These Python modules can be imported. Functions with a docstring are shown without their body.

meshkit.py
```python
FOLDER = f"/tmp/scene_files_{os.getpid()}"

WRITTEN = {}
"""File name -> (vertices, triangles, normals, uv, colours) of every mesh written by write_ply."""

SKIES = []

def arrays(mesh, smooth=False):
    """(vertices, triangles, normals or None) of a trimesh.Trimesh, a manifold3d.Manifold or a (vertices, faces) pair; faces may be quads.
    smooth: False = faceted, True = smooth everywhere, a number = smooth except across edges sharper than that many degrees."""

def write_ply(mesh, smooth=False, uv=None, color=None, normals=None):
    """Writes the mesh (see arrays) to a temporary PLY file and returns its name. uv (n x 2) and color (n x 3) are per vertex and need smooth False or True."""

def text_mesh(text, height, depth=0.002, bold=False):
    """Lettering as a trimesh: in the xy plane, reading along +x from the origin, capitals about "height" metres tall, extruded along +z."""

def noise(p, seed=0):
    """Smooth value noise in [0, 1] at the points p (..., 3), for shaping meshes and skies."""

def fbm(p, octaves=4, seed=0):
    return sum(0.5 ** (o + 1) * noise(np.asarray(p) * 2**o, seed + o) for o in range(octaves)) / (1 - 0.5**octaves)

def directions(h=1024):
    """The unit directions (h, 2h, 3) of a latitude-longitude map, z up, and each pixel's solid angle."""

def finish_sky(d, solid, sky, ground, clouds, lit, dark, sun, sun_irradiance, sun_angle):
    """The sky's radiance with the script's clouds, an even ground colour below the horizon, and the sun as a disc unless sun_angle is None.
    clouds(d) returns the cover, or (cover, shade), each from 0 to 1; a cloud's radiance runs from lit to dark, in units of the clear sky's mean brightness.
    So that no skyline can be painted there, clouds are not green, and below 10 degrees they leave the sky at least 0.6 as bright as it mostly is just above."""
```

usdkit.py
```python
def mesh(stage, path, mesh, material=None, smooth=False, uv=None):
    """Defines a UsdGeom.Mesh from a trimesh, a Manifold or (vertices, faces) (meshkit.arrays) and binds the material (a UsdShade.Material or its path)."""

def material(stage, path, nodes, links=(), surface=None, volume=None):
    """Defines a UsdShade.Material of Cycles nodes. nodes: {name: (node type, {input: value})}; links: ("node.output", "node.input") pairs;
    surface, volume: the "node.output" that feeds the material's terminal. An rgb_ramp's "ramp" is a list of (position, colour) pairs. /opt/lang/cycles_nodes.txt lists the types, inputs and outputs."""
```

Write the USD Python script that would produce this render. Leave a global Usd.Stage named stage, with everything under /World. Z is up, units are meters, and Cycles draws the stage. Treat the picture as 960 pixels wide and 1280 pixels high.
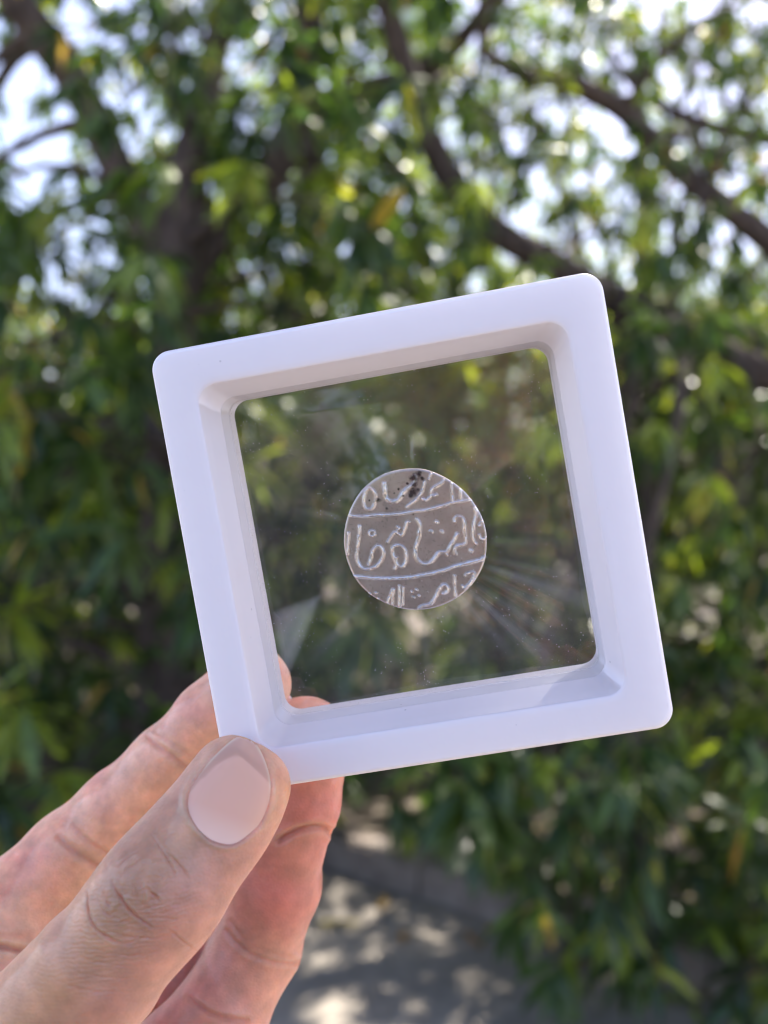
import math, numpy as np, trimesh, usdkit, meshkit
from pxr import Usd, UsdGeom, UsdLux, UsdShade, Gf, Sdf, Vt
from scipy.spatial.transform import Rotation
from scipy.spatial import cKDTree
import shapely
from shapely.geometry import Polygon, LineString

stage = Usd.Stage.CreateInMemory()
UsdGeom.SetStageUpAxis(stage, 'Z'); UsdGeom.SetStageMetersPerUnit(stage, 1.0)
UsdGeom.Xform.Define(stage, '/World'); UsdGeom.Scope.Define(stage, '/World/Looks')
rng = np.random.default_rng(7)

# ------------------------------------------------------------------ camera, sky, sun, exposure
EYE = 1.5                                   # height of the lens above the road
FPX = 1300.0                                # focal length in pixels of a 960 wide picture
EXPOSURE = 1.9
SUN_EL, SUN_AZ = math.radians(56), math.radians(28)      # azimuth from +y (straight ahead) towards +x
SKY, SUN = 0.11, 1.25

cam = UsdGeom.Camera.Define(stage, '/World/camera')
cam.AddTranslateOp().Set(Gf.Vec3d(0, 0, EYE)); cam.AddRotateXOp().Set(90.0)
cam.CreateHorizontalApertureAttr(24.0); cam.CreateVerticalApertureAttr(32.0)
cam.CreateFocalLengthAttr(24.0 * FPX / 960)
cam.CreateFStopAttr(24.0 * FPX / 960 / 2.55); cam.CreateFocusDistanceAttr(0.166)
cam.CreateClippingRangeAttr(Gf.Vec2f(0.01, 10000)); cam.CreateExposureAttr(EXPOSURE)

sun_dir = np.array([math.cos(SUN_EL) * math.sin(SUN_AZ), math.cos(SUN_EL) * math.cos(SUN_AZ), math.sin(SUN_EL)])
dome = UsdLux.DomeLight.Define(stage, '/World/sky'); dome.CreateIntensityAttr(1.0)
sky_mat = usdkit.material(stage, '/World/Looks/sky', {
    's': ('sky_texture', {'sky_type': 'single_scattering', 'sun_disc': False, 'sun_elevation': SUN_EL, 'sun_rotation': SUN_AZ,
                          'altitude': 200.0, 'air_density': 1.0, 'aerosol_density': 2.0, 'ozone_density': 1.0}),
    'w': ('vector_math', {'math_type': 'multiply', 'vector2': (1.06, 0.95, 1.02)}),
    'b': ('background_shader', {'strength': SKY})}, [('s.color', 'w.vector1'), ('w.vector', 'b.color')], surface='b.background')
UsdShade.MaterialBindingAPI.Apply(dome.GetPrim()).Bind(sky_mat)
sun = UsdLux.DistantLight.Define(stage, '/World/sun')
sun.CreateIntensityAttr(SUN); sun.CreateAngleAttr(0.53); sun.CreateNormalizeAttr(True); sun.CreateColorAttr(Gf.Vec3f(1.0, 0.93, 0.82))
q = Gf.Rotation(Gf.Vec3d(0, 0, 1), Gf.Vec3d(*map(float, sun_dir)))
sun.AddTransformOp().Set(Gf.Matrix4d(q, Gf.Vec3d(0, 0, 30)))

# ------------------------------------------------------------------ helpers
used = {}
def numbered(path):
    n = used.get(path, -1) + 1; used[path] = n
    return path if n == 0 else f'{path}_{n:03d}'
def tag(prim, label=None, category=None, group=None, kind=None):
    for k, v in (('label', label), ('category', category), ('group', group), ('kind', kind)):
        if v: prim.SetCustomDataByKey(k, v)
def thing(name, loc, label, category, group=None, kind=None):
    x = UsdGeom.Xform.Define(stage, numbered('/World/' + name))
    x.AddTranslateOp().Set(Gf.Vec3d(*map(float, loc)))
    tag(x.GetPrim(), label, category, group, kind)
    return x.GetPrim(), np.asarray(loc, float)
def put(name, vf, mat, parent=None, smooth=False, normals=None, attrs=None, kind=None):
    """One Mesh prim. parent: (prim, loc) or a prim path with its thing's loc; points are given in world metres."""
    if isinstance(vf, trimesh.Trimesh): vf = (np.array(vf.vertices), np.array(vf.faces))
    v, f = np.asarray(vf[0], float), np.asarray(vf[1], int)
    if parent is None: path, loc = '/World', np.zeros(3)
    else: path, loc = str(parent[0].GetPath()), parent[1]
    path = numbered(path + '/' + name)
    v = v - loc; u_, inv = np.unique(f, return_inverse=True)
    if len(u_) < len(v):
        f = inv.reshape(f.shape); v = v[u_]; normals = None if normals is None else normals[u_]; attrs = {k: np.asarray(a)[u_] for k, a in attrs.items()} if attrs else attrs
    if attrs is None and normals is None:
        m = usdkit.mesh(stage, path, (v, f), mat, smooth=smooth)
    else:
        if normals is None and smooth: normals = vnormals(v, f)
        m = usdkit.mesh(stage, path, (v, f), mat, smooth=False)
        if normals is not None:
            m.CreateNormalsAttr(Vt.Vec3fArray.FromNumpy(np.asarray(normals, np.float32))); m.SetNormalsInterpolation('vertex')
        for k, a in (attrs or {}).items():
            a = np.asarray(a, np.float32)
            if a.ndim == 1: UsdGeom.PrimvarsAPI(m).CreatePrimvar(k, Sdf.ValueTypeNames.FloatArray, 'vertex').Set(Vt.FloatArray.FromNumpy(a))
            else: UsdGeom.PrimvarsAPI(m).CreatePrimvar(k, Sdf.ValueTypeNames.Color3fArray, 'vertex').Set(Vt.Vec3fArray.FromNumpy(a))
    if kind: tag(m.GetPrim(), kind=kind)
    return m.GetPrim()
def vnormals(v, f):
    n = np.zeros_like(v); fn = np.cross(v[f[:, 1]] - v[f[:, 0]], v[f[:, 2]] - v[f[:, 0]])
    for k in range(3): np.add.at(n, f[:, k], fn)
    return n / np.maximum(np.linalg.norm(n, axis=1, keepdims=True), 1e-30)
def quads(q): q = np.asarray(q); return np.vstack([q[:, [0, 1, 2]], q[:, [0, 2, 3]]])
def W(p):                                     # millimetres from the lens (right, down, ahead) -> world metres
    p = np.asarray(p, float)
    return np.stack([p[..., 0], p[..., 2], -p[..., 1]], -1) / 1000 + np.array([0, 0, EYE])
def ray(u, v, d):                             # a point at distance d ahead
    return np.array([(u - 480) / FPX * d, (v - 640) / FPX * d, d], float)
def at(u, v, d): return np.array([(u - 480) / FPX * d, d, EYE - (v - 640) / FPX * d])
def tube(points, radii, sides=8, cap=True, wob=0.0, seed=0):
    p = np.asarray(points, float); r = np.broadcast_to(radii, (len(p),)).astype(float)
    t = np.gradient(p, axis=0); t /= np.linalg.norm(t, axis=1, keepdims=True) + 1e-12
    a = np.cross(t, np.where(np.abs(t[:, 2:]) < 0.9, [0, 0, 1.0], [1.0, 0, 0])); a /= np.linalg.norm(a, axis=1, keepdims=True) + 1e-12
    for i in range(1, len(p)):                # keep the rings from twisting
        a[i] = a[i - 1] - t[i] * (a[i - 1] @ t[i]); a[i] /= np.linalg.norm(a[i]) + 1e-12
    b = np.cross(t, a); ang = np.arange(sides) * 2 * np.pi / sides
    rr = r[:, None] * np.ones(sides)
    if wob:
        base = p[:, None] + (np.cos(ang)[None, :, None] * a[:, None] + np.sin(ang)[None, :, None] * b[:, None]) * r[:, None, None]
        rr = rr * (1 + wob * (meshkit.fbm(base * 9, 3, seed) - 0.5) * 2)
    v = p[:, None] + rr[..., None] * (np.cos(ang)[None, :, None] * a[:, None] + np.sin(ang)[None, :, None] * b[:, None])
    i, j = np.meshgrid(np.arange(len(p) - 1), np.arange(sides), indexing='ij')
    f = quads(np.stack([i * sides + j, i * sides + (j + 1) % sides, (i + 1) * sides + (j + 1) % sides, (i + 1) * sides + j], -1).reshape(-1, 4))
    v = v.reshape(-1, 3)
    if cap:
        n = len(v); v = np.vstack([v, p[0], p[-1]]); k = np.arange(sides); e = (len(p) - 1) * sides
        f = np.vstack([f, np.stack([np.full(sides, n), (k + 1) % sides, k], 1), np.stack([np.full(sides, n + 1), e + k, e + (k + 1) % sides], 1)])
    return v, f
def join(parts):
    vs, fs, n = [], [], 0
    for v, f in parts: vs.append(v); fs.append(np.asarray(f) + n); n += len(v)
    return np.vstack(vs), np.vstack(fs)
def spline(pts, n):
    from scipy.interpolate import CubicSpline
    p = np.asarray(pts, float)
    if len(p) < 3: return p[0] + (p[-1] - p[0]) * np.linspace(0, 1, n)[:, None]
    s = np.r_[0, np.cumsum(np.linalg.norm(np.diff(p[:, :3], axis=0), axis=1))]
    return CubicSpline(s, p)(np.linspace(0, s[-1], n))

# ------------------------------------------------------------------ materials
def M(name, nodes, links, surface='p.BSDF'): return usdkit.material(stage, '/World/Looks/' + name, nodes, links, surface=surface)
LEAF_RAMP = [(0.0, (0.012, 0.030, 0.010)), (0.35, (0.026, 0.058, 0.018)), (0.62, (0.055, 0.098, 0.024)), (0.8, (0.13, 0.19, 0.03)), (0.9, (0.20, 0.23, 0.04)), (0.96, (0.22, 0.17, 0.05)), (1.0, (0.17, 0.09, 0.04))]
leaf_mat = M('mango_leaf', {
    'a': ('attribute', {'attribute': 'tint'}), 'r': ('rgb_ramp', {'ramp': [(p_, (1.7 * q_[0], 1.6 * q_[1], 1.25 * q_[2])) for p_, q_ in LEAF_RAMP]}), 'g': ('geometry', {}),
    'n': ('noise_texture', {'scale': 30.0, 'detail': 3.0}), 'mm': ('map_range', {'from_min': 0.3, 'from_max': 0.7, 'to_min': 0.75, 'to_max': 1.3}),
    'mul': ('vector_math', {'math_type': 'scale'}), 'br': ('vector_math', {'math_type': 'multiply', 'vector2': (1.9, 1.75, 0.8)}),
    'p': ('principled_bsdf', {'roughness': 0.36, 'specular_ior_level': 0.8}), 't': ('translucent_bsdf', {}), 'm': ('mix_closure', {'fac': 0.46})},
    [('a.fac', 'r.fac'), ('g.position', 'n.vector'), ('n.fac', 'mm.value'), ('r.color', 'mul.vector1'), ('mm.result', 'mul.scale'), ('mul.vector', 'p.base_color'),
     ('mul.vector', 'br.vector1'), ('br.vector', 't.color'), ('p.BSDF', 'm.closure1'), ('t.BSDF', 'm.closure2')], 'm.closure')
bark_mat = M('bark', {
    'g': ('geometry', {}), 'mp': ('mapping', {'scale': (1, 1, 0.25)}), 'n': ('noise_texture', {'scale': 22.0, 'detail': 6.0, 'roughness': 0.65}),
    'n2': ('noise_texture', {'scale': 2.5, 'detail': 2.0}),
    'r': ('rgb_ramp', {'ramp': [(0.3, (0.035, 0.024, 0.020)), (0.55, (0.085, 0.060, 0.050)), (0.75, (0.17, 0.13, 0.11))]}),
    'r2': ('rgb_ramp', {'ramp': [(0.4, (0.8, 0.8, 0.8)), (0.7, (1.15, 1.1, 1.05))]}), 'mx': ('vector_math', {'math_type': 'multiply'}),
    'b': ('bump', {'strength': 0.7, 'distance': 0.02}), 'p': ('principled_bsdf', {'roughness': 0.85})},
    [('g.position', 'mp.vector'), ('mp.vector', 'n.vector'), ('g.position', 'n2.vector'), ('n.fac', 'r.fac'), ('n2.fac', 'r2.fac'), ('r.color', 'mx.vector1'), ('r2.color', 'mx.vector2'),
     ('mx.vector', 'p.base_color'), ('n.fac', 'b.height'), ('b.normal', 'p.normal')])
def ground_mat(name, c0, c1, c2, scale, bump):
    return M(name, {'g': ('geometry', {}), 'n': ('noise_texture', {'scale': scale, 'detail': 7.0, 'roughness': 0.7}), 'n2': ('noise_texture', {'scale': 1.3, 'detail': 3.0}),
        'v': ('voronoi_texture', {'scale': scale * 6}), 'r': ('rgb_ramp', {'ramp': [(0.3, c0), (0.5, c1), (0.72, c2)]}),
        'r2': ('rgb_ramp', {'ramp': [(0.35, (0.75, 0.75, 0.75)), (0.7, (1.2, 1.2, 1.18))]}), 'mx': ('vector_math', {'math_type': 'multiply'}),
        'ad': ('math', {'math_type': 'add'}), 'b': ('bump', {'strength': 0.6, 'distance': bump}), 'p': ('principled_bsdf', {'roughness': 0.9})},
        [('g.position', 'n.vector'), ('g.position', 'n2.vector'), ('g.position', 'v.vector'), ('n.fac', 'r.fac'), ('n2.fac', 'r2.fac'), ('r.color', 'mx.vector1'), ('r2.color', 'mx.vector2'),
         ('mx.vector', 'p.base_color'), ('n.fac', 'ad.value1'), ('v.distance', 'ad.value2'), ('ad.value', 'b.height'), ('b.normal', 'p.normal')])
road_mat = ground_mat('dusty_asphalt', (0.19, 0.168, 0.145), (0.29, 0.255, 0.22), (0.38, 0.335, 0.285), 14.0, 0.01)
earth_mat = ground_mat('dry_earth', (0.055, 0.042, 0.032), (0.12, 0.095, 0.072), (0.24, 0.20, 0.155), 7.0, 0.03)
kerb_mat = ground_mat('kerb_concrete', (0.13, 0.10, 0.085), (0.22, 0.18, 0.155), (0.32, 0.28, 0.25), 11.0, 0.01)
white_mat = M('white_plastic', {
    'g': ('geometry', {}), 'n': ('noise_texture', {'scale': 900.0, 'detail': 3.0}), 'b': ('bump', {'strength': 0.10, 'distance': 0.0002}),
    'v': ('voronoi_texture', {'scale': 330.0}), 'n3': ('noise_texture', {'scale': 120.0, 'detail': 2.0}),
    'sp': ('map_range', {'from_min': 0.045, 'from_max': 0.085, 'to_min': 1.0, 'to_max': 0.0, 'clamp': True}),
    'sm': ('map_range', {'from_min': 0.55, 'from_max': 0.63, 'to_min': 0.0, 'to_max': 0.7, 'clamp': True}), 'mu': ('math', {'math_type': 'multiply'}),
    'c': ('mix_color', {'a': (0.585, 0.557, 0.58), 'b': (0.25, 0.24, 0.26)}),
    'p': ('principled_bsdf', {'roughness': 0.38, 'specular_ior_level': 0.45, 'subsurface_weight': 0.25, 'subsurface_scale': 0.0015, 'subsurface_radius': (1, 1, 1)})},
    [('g.position', 'n.vector'), ('g.position', 'v.vector'), ('g.position', 'n3.vector'), ('n.fac', 'b.height'), ('b.normal', 'p.normal'), ('v.distance', 'sp.value'), ('n3.fac', 'sm.value'),
     ('sp.result', 'mu.value1'), ('sm.result', 'mu.value2'), ('mu.value', 'c.fac'), ('c.result', 'p.base_color')])
film_mat = M('clear_film', {
    'lw': ('layer_weight', {'blend': 0.5}), 'pw': ('math', {'math_type': 'power', 'value2': 4.0}), 'ma': ('math', {'math_type': 'multiply_add', 'value2': 0.85, 'value3': 0.056}),
    't': ('transparent_bsdf', {'color': (0.985, 0.985, 0.98)}), 'gl': ('glossy_bsdf', {'color': (1, 1, 1), 'roughness': 0.03}), 'pane': ('mix_closure', {}),
    'g': ('geometry', {}), 'v': ('voronoi_texture', {'scale': 1150.0}), 'sp': ('map_range', {'from_min': 0.05, 'from_max': 0.13, 'to_min': 0.68, 'to_max': 0.0, 'clamp': True}),
    'n3': ('noise_texture', {'scale': 170.0, 'detail': 3.0}), 'sm': ('map_range', {'from_min': 0.46, 'from_max': 0.62, 'to_min': 0.0, 'to_max': 1.0, 'clamp': True}), 'mu': ('math', {'math_type': 'multiply_add', 'value3': 0.012}),
    'd': ('diffuse_bsdf', {'color': (0.64, 0.60, 0.55)}), 'hz': ('attribute', {'attribute': 'haze'}), 'ah': ('math', {'math_type': 'add', 'use_clamp': True}), 'm': ('mix_closure', {})},
    [('lw.facing', 'pw.value1'), ('pw.value', 'ma.value1'), ('ma.value', 'pane.fac'), ('t.BSDF', 'pane.closure1'), ('gl.BSDF', 'pane.closure2'), ('g.position', 'v.vector'), ('g.position', 'n3.vector'),
     ('v.distance', 'sp.value'), ('n3.fac', 'sm.value'), ('sp.result', 'mu.value1'), ('sm.result', 'mu.value2'), ('mu.value', 'ah.value1'), ('hz.fac', 'ah.value2'), ('ah.value', 'm.fac'), ('pane.closure', 'm.closure1'), ('d.BSDF', 'm.closure2')], 'm.closure')
coin_mat = M('old_silver', {
    'w': ('attribute', {'attribute': 'worn'}), 's': ('attribute', {'attribute': 'stain'}), 'g': ('geometry', {}), 'n': ('noise_texture', {'scale': 1300.0, 'detail': 5.0, 'roughness': 0.7}),
    'n2': ('noise_texture', {'scale': 260.0, 'detail': 3.0}),
    'r': ('rgb_ramp', {'ramp': [(0.25, (0.36, 0.305, 0.27)), (0.7, (0.55, 0.48, 0.43))]}), 'c': ('mix_color', {'b': (0.85, 0.82, 0.79)}), 'c2': ('mix_color', {'b': (0.022, 0.015, 0.018)}),
    'ro': ('map_range', {'from_min': 0.0, 'from_max': 1.0, 'to_min': 0.33, 'to_max': 0.2}), 'b': ('bump', {'strength': 0.30, 'distance': 0.0001}),
    'p': ('principled_bsdf', {'metallic': 0.9})},
    [('g.position', 'n.vector'), ('g.position', 'n2.vector'), ('n2.fac', 'r.fac'), ('r.color', 'c.a'), ('w.fac', 'c.fac'), ('c.result', 'c2.a'), ('s.fac', 'c2.fac'), ('c2.result', 'p.base_color'),
     ('w.fac', 'ro.value'), ('ro.result', 'p.roughness'), ('n.fac', 'b.height'), ('b.normal', 'p.normal')])
skin_mat = M('skin', {
    'a': ('attribute', {'attribute': 'skin_colour'}), 'k': ('attribute', {'attribute': 'wrinkle'}), 'g': ('geometry', {}),
    'n': ('noise_texture', {'scale': 330.0, 'detail': 4.0, 'roughness': 0.6}), 'mm': ('map_range', {'from_min': 0.3, 'from_max': 0.7, 'to_min': 0.84, 'to_max': 1.14}), 'mul': ('vector_math', {'math_type': 'scale'}),
    'v': ('voronoi_texture', {'scale': 1500.0, 'feature': 'distance_to_edge'}),
    'mp': ('mapping', {'rotation': (0, 0.12, 0)}), 'wv': ('wave_texture', {'bands_direction': 'z', 'scale': 480.0, 'distortion': 8.0, 'detail': 3.0, 'detail_scale': 0.8}),
    'wm': ('math', {'math_type': 'multiply'}), 'vs': ('math', {'math_type': 'multiply', 'value2': 1.0}), 'su': ('math', {'math_type': 'add'}),
    'b': ('bump', {'strength': 0.52, 'distance': 0.00014}),
    'p': ('principled_bsdf', {'roughness': 0.47, 'specular_ior_level': 0.42, 'subsurface_weight': 1.0, 'subsurface_scale': 0.0013, 'subsurface_radius': (1.0, 0.36, 0.2)})},
    [('g.position', 'n.vector'), ('g.position', 'v.vector'), ('n.fac', 'mm.value'), ('a.color', 'mul.vector1'), ('mm.result', 'mul.scale'), ('mul.vector', 'p.base_color'),
     ('g.position', 'mp.vector'), ('mp.vector', 'wv.vector'), ('wv.fac', 'wm.value1'), ('k.fac', 'wm.value2'), ('v.distance', 'vs.value1'), ('wm.value', 'su.value1'), ('vs.value', 'su.value2'),
     ('su.value', 'b.height'), ('b.normal', 'p.normal')])
nail_mat = M('nail', {'a': ('attribute', {'attribute': 'nail_colour'}), 'g': ('geometry', {}), 'n': ('noise_texture', {'scale': 160.0, 'detail': 3.0}), 'b': ('bump', {'strength': 0.12, 'distance': 0.0002}),
    'p': ('principled_bsdf', {'roughness': 0.46, 'specular_ior_level': 0.3, 'subsurface_weight': 0.06, 'subsurface_scale': 0.0005, 'subsurface_radius': (1.0, 0.45, 0.35)})},
    [('a.color', 'p.base_color'), ('g.position', 'n.vector'), ('n.fac', 'b.height'), ('b.normal', 'p.normal')])

# ------------------------------------------------------------------ ground
def sheet(x0, x1, y0, y1, z, nx, ny, amp=0.0):
    x, y = np.meshgrid(np.linspace(x0, x1, nx), np.linspace(y0, y1, ny)); zz = np.full_like(x, z)
    if amp: zz = zz + amp * (meshkit.fbm(np.stack([x, y, 0 * x], -1) * 1.6, 4) - 0.5)
    v = np.stack([x, y, zz], -1).reshape(-1, 3); i, j = np.meshgrid(np.arange(nx - 1), np.arange(ny - 1)); k = (j * nx + i).ravel()
    return v, quads(np.stack([k, k + 1, k + nx + 1, k + nx], 1))
ground = put('ground', sheet(-600, 600, -600, 600, -0.004, 2, 2), earth_mat); tag(ground, 'dry brown earth stretching out under the trees', 'ground', kind='structure')
K0, K1 = np.array([-0.30, 4.46]), np.array([1.02, 3.22]); kd = (K1 - K0) / np.linalg.norm(K1 - K0); kn = np.array([kd[1], -kd[0]])        # kn points to the road side (towards the lens)
if kn[1] > 0: kn = -kn
def kp(s, o, z): p = K0 + kd * s + kn * o; return [p[0], p[1], z]
rv = np.array([kp(-40, 0.0, 0.0), kp(40, 0.0, 0.0), kp(40, 9, 0.0), kp(-40, 9, 0.0)])
road = put('road', (rv, np.array([[0, 1, 2], [0, 2, 3]])) if np.cross(rv[1] - rv[0], rv[2] - rv[0])[2] > 0 else (rv, np.array([[0, 2, 1], [0, 3, 2]])), road_mat)
tag(road, 'dusty grey asphalt road in dappled shade', 'road', kind='structure')
kerb = thing('kerb', kp(0, 0, 0), 'low weathered concrete kerb running diagonally along the road edge below the leaves', 'kerb')
for i in range(-9, 9):
    s0 = i * 0.6 + 0.006; s1 = (i + 1) * 0.6 - 0.006; h = 0.13 + 0.012 * rng.random(); o = 0.01 * rng.random(); c = 0.02
    prof = [(0.0 + o, -0.03), (0.0 + o, h - c), (-c + o, h), (-0.15 + c + o, h), (-0.15 + o, h - c), (-0.15 + o, -0.03)]
    v = np.array([kp(s, a, z) for s in (s0, s1) for a, z in prof]); n = len(prof)
    f = quads([[k, (k + 1) % n, n + (k + 1) % n, n + k] for k in range(n)]); e0 = [[0, k + 1, k] for k in range(1, n - 1)]; e1 = [[n, n + k, n + k + 1] for k in range(1, n - 1)]
    put('kerb_stone', (v, np.vstack([f, e0, e1])), kerb_mat, kerb)

# ------------------------------------------------------------------ trees: leaves in drooping whorls at the twig ends
NS = 5
def leaf_template():
    t = np.linspace(0, 1, NS + 1); w = np.sin(np.pi * np.clip(t, 0, 1) ** 0.85) ** 0.8 * 0.5; w[0] = 0.03; w[-1] = 0.0
    v, f = [], []
    for a, b in zip(t, w): v += [[a, -b, 0.16 * b], [a, 0, 0], [a, b, 0.16 * b]]          # x along, y across (scaled), z fold
    for k in range(NS):
        i = 3 * k
        for a, b, c, d in ((i, i + 3, i + 4, i + 1), (i + 1, i + 4, i + 5, i + 2)):
            if k == NS - 1: f.append([a, b, d] if a == i else [a, b, d])
            else: f += [[a, b, c], [a, c, d]]
    f = np.array(f); u_, inv = np.unique(f, return_inverse=True)
    return np.array(v, float)[u_], inv.reshape(-1, 3)
LV, LF = leaf_template()
def leaves(base, direc, up, length, width, bend, r):
    """All leaves at once: base points, unit directions, approximate up vectors."""
    d = direc / np.linalg.norm(direc, axis=1, keepdims=True)
    s = np.cross(up, d); s /= np.linalg.norm(s, axis=1, keepdims=True) + 1e-9
    n = np.cross(d, s)
    x = LV[None, :, 0] * length[:, None]; y = LV[None, :, 1] * width[:, None]; z = LV[None, :, 2] * width[:, None] - bend[:, None] * LV[None, :, 0] ** 2 * length[:, None]
    z = z + 0.06 * width[:, None] * np.sin(LV[None, :, 0] * 9 + r[:, None] * 20) * np.sign(LV[None, :, 1])
    return base[:, None] + x[..., None] * d[:, None] + y[..., None] * s[:, None] + z[..., None] * n[:, None]
def whorls(sites, axes, g, nmin=8, nmax=14, size=(0.13, 0.21), droop=0.75, bright=0.0):
    B, D, U, L, Wd, Bn, T = [], [], [], [], [], [], []
    for p, a in zip(sites, axes):
        n = g.integers(nmin, nmax + 1); a = a / (np.linalg.norm(a) + 1e-9)
        e1 = np.cross(a, [0.3, 0.5, 0.81]); e1 /= np.linalg.norm(e1); e2 = np.cross(a, e1)
        ph = np.arange(n) * 2.4 + g.random() * 6.28; el = np.radians(g.uniform(30, 100, n))
        d = np.cos(el)[:, None] * a + np.sin(el)[:, None] * (np.cos(ph)[:, None] * e1 + np.sin(ph)[:, None] * e2) + np.array([0, 0, -1.0]) * (droop * g.uniform(0.4, 1.4, n))[:, None]
        u = np.array([0, 0, 1.0]) + g.normal(0, 0.35, (n, 3))
        B.append(p - a * (np.arange(n) * 0.006)[:, None]); D.append(d); U.append(u)
        s = g.uniform(*size) * (1.28 if p[1] < 4.2 and p[2] < 2.7 else 1.0); L.append(s * g.uniform(0.7, 1.1, n)); Wd.append(L[-1] * g.uniform(0.17, 0.25, n)); Bn.append(g.uniform(0.05, 0.45, n))
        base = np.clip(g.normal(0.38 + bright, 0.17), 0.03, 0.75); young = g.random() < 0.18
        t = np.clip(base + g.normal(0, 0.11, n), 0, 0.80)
        if young: t = np.clip(g.normal(0.80, 0.05, n), 0.6, 0.9)
        odd = g.random(n) < 0.03; t = np.where(odd, g.uniform(0.86, 1.0, n), t); T.append(t)
    B, D, U = map(np.vstack, (B, D, U)); L, Wd, Bn, T = map(np.concatenate, (L, Wd, Bn, T))
    return leaves(B, D, U, L, Wd, Bn, g.random(len(L))), T, B
def leaf_mesh(P, T):
    n, k = P.shape[:2]
    f = (LF[None] + (np.arange(n) * k)[:, None, None]).reshape(-1, 3)
    return (P.reshape(-1, 3), f), {'tint': np.repeat(T, k)}
def seen(p):
    d = np.maximum(p[:, 1], 0.05); u = 480 + FPX * p[:, 0] / d; v = 640 - FPX * (p[:, 2] - EYE) / d
    return u, v, (p[:, 1] > 0.3) & (u > -30) & (u < 990) & (v > -30) & (v < 1310)

# leaf area wanted along each line of sight, over the picture and round it
GU = [-300, 0, 160, 320, 480, 640, 800, 960, 1260]
GV = [-500, 0, 150, 300, 440, 600, 800, 1000, 1130, 1290]
LAI = np.array([
    [2.0, 1.4, 1.4, 1.8, 2.2, 2.2, 2.0, 2.0, 2.0],
    [1.6, 1.1, 1.4, 1.9, 2.3, 2.2, 1.9, 2.0, 2.0],
    [1.8, 1.0, 1.2, 2.1, 2.4, 2.4, 1.7, 1.7, 2.0],
    [2.2, 1.8, 2.1, 2.6, 2.6, 2.2, 1.7, 1.6, 2.0],
    [2.6, 2.6, 2.4, 2.2, 2.1, 2.0, 2.2, 2.4, 2.6],
    [2.6, 2.5, 2.3, 1.8, 1.6, 1.7, 2.2, 2.5, 2.6],
    [2.6, 2.6, 2.4, 1.7, 1.5, 1.6, 2.0, 2.5, 2.6],
    [2.4, 2.1, 1.6, 0.8, 0.9, 1.6, 2.2, 2.5, 2.4],
    [0.8, 0.6, 0.4, 0.0, 0.15, 1.8, 2.5, 2.5, 2.2],
    [0.0, 0.0, 0.0, 0.0, 0.0, 0.6, 1.6, 2.0, 1.6]])
from scipy.interpolate import RegularGridInterpolator
lai = RegularGridInterpolator((GV, GU), LAI, bounds_error=False, fill_value=0.0)

TT = np.linspace(0, 1, 6)[:, None]; TB = ((1 - TT) ** 2, 2 * TT * (1 - TT), TT ** 2)
def sample_sites(g, n, dmin, dmax):
    u = g.uniform(-300, 1260, n); v = g.uniform(-500, 1290, n); d = (g.uniform(dmin ** 3, dmax ** 3, n)) ** (1 / 3)
    keep = g.random(n) < lai(np.c_[v, u]) / 2.6
    return np.stack([(u - 480) / FPX * d, d, EYE - (v - 640) / FPX * d], 1)[keep]

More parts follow.
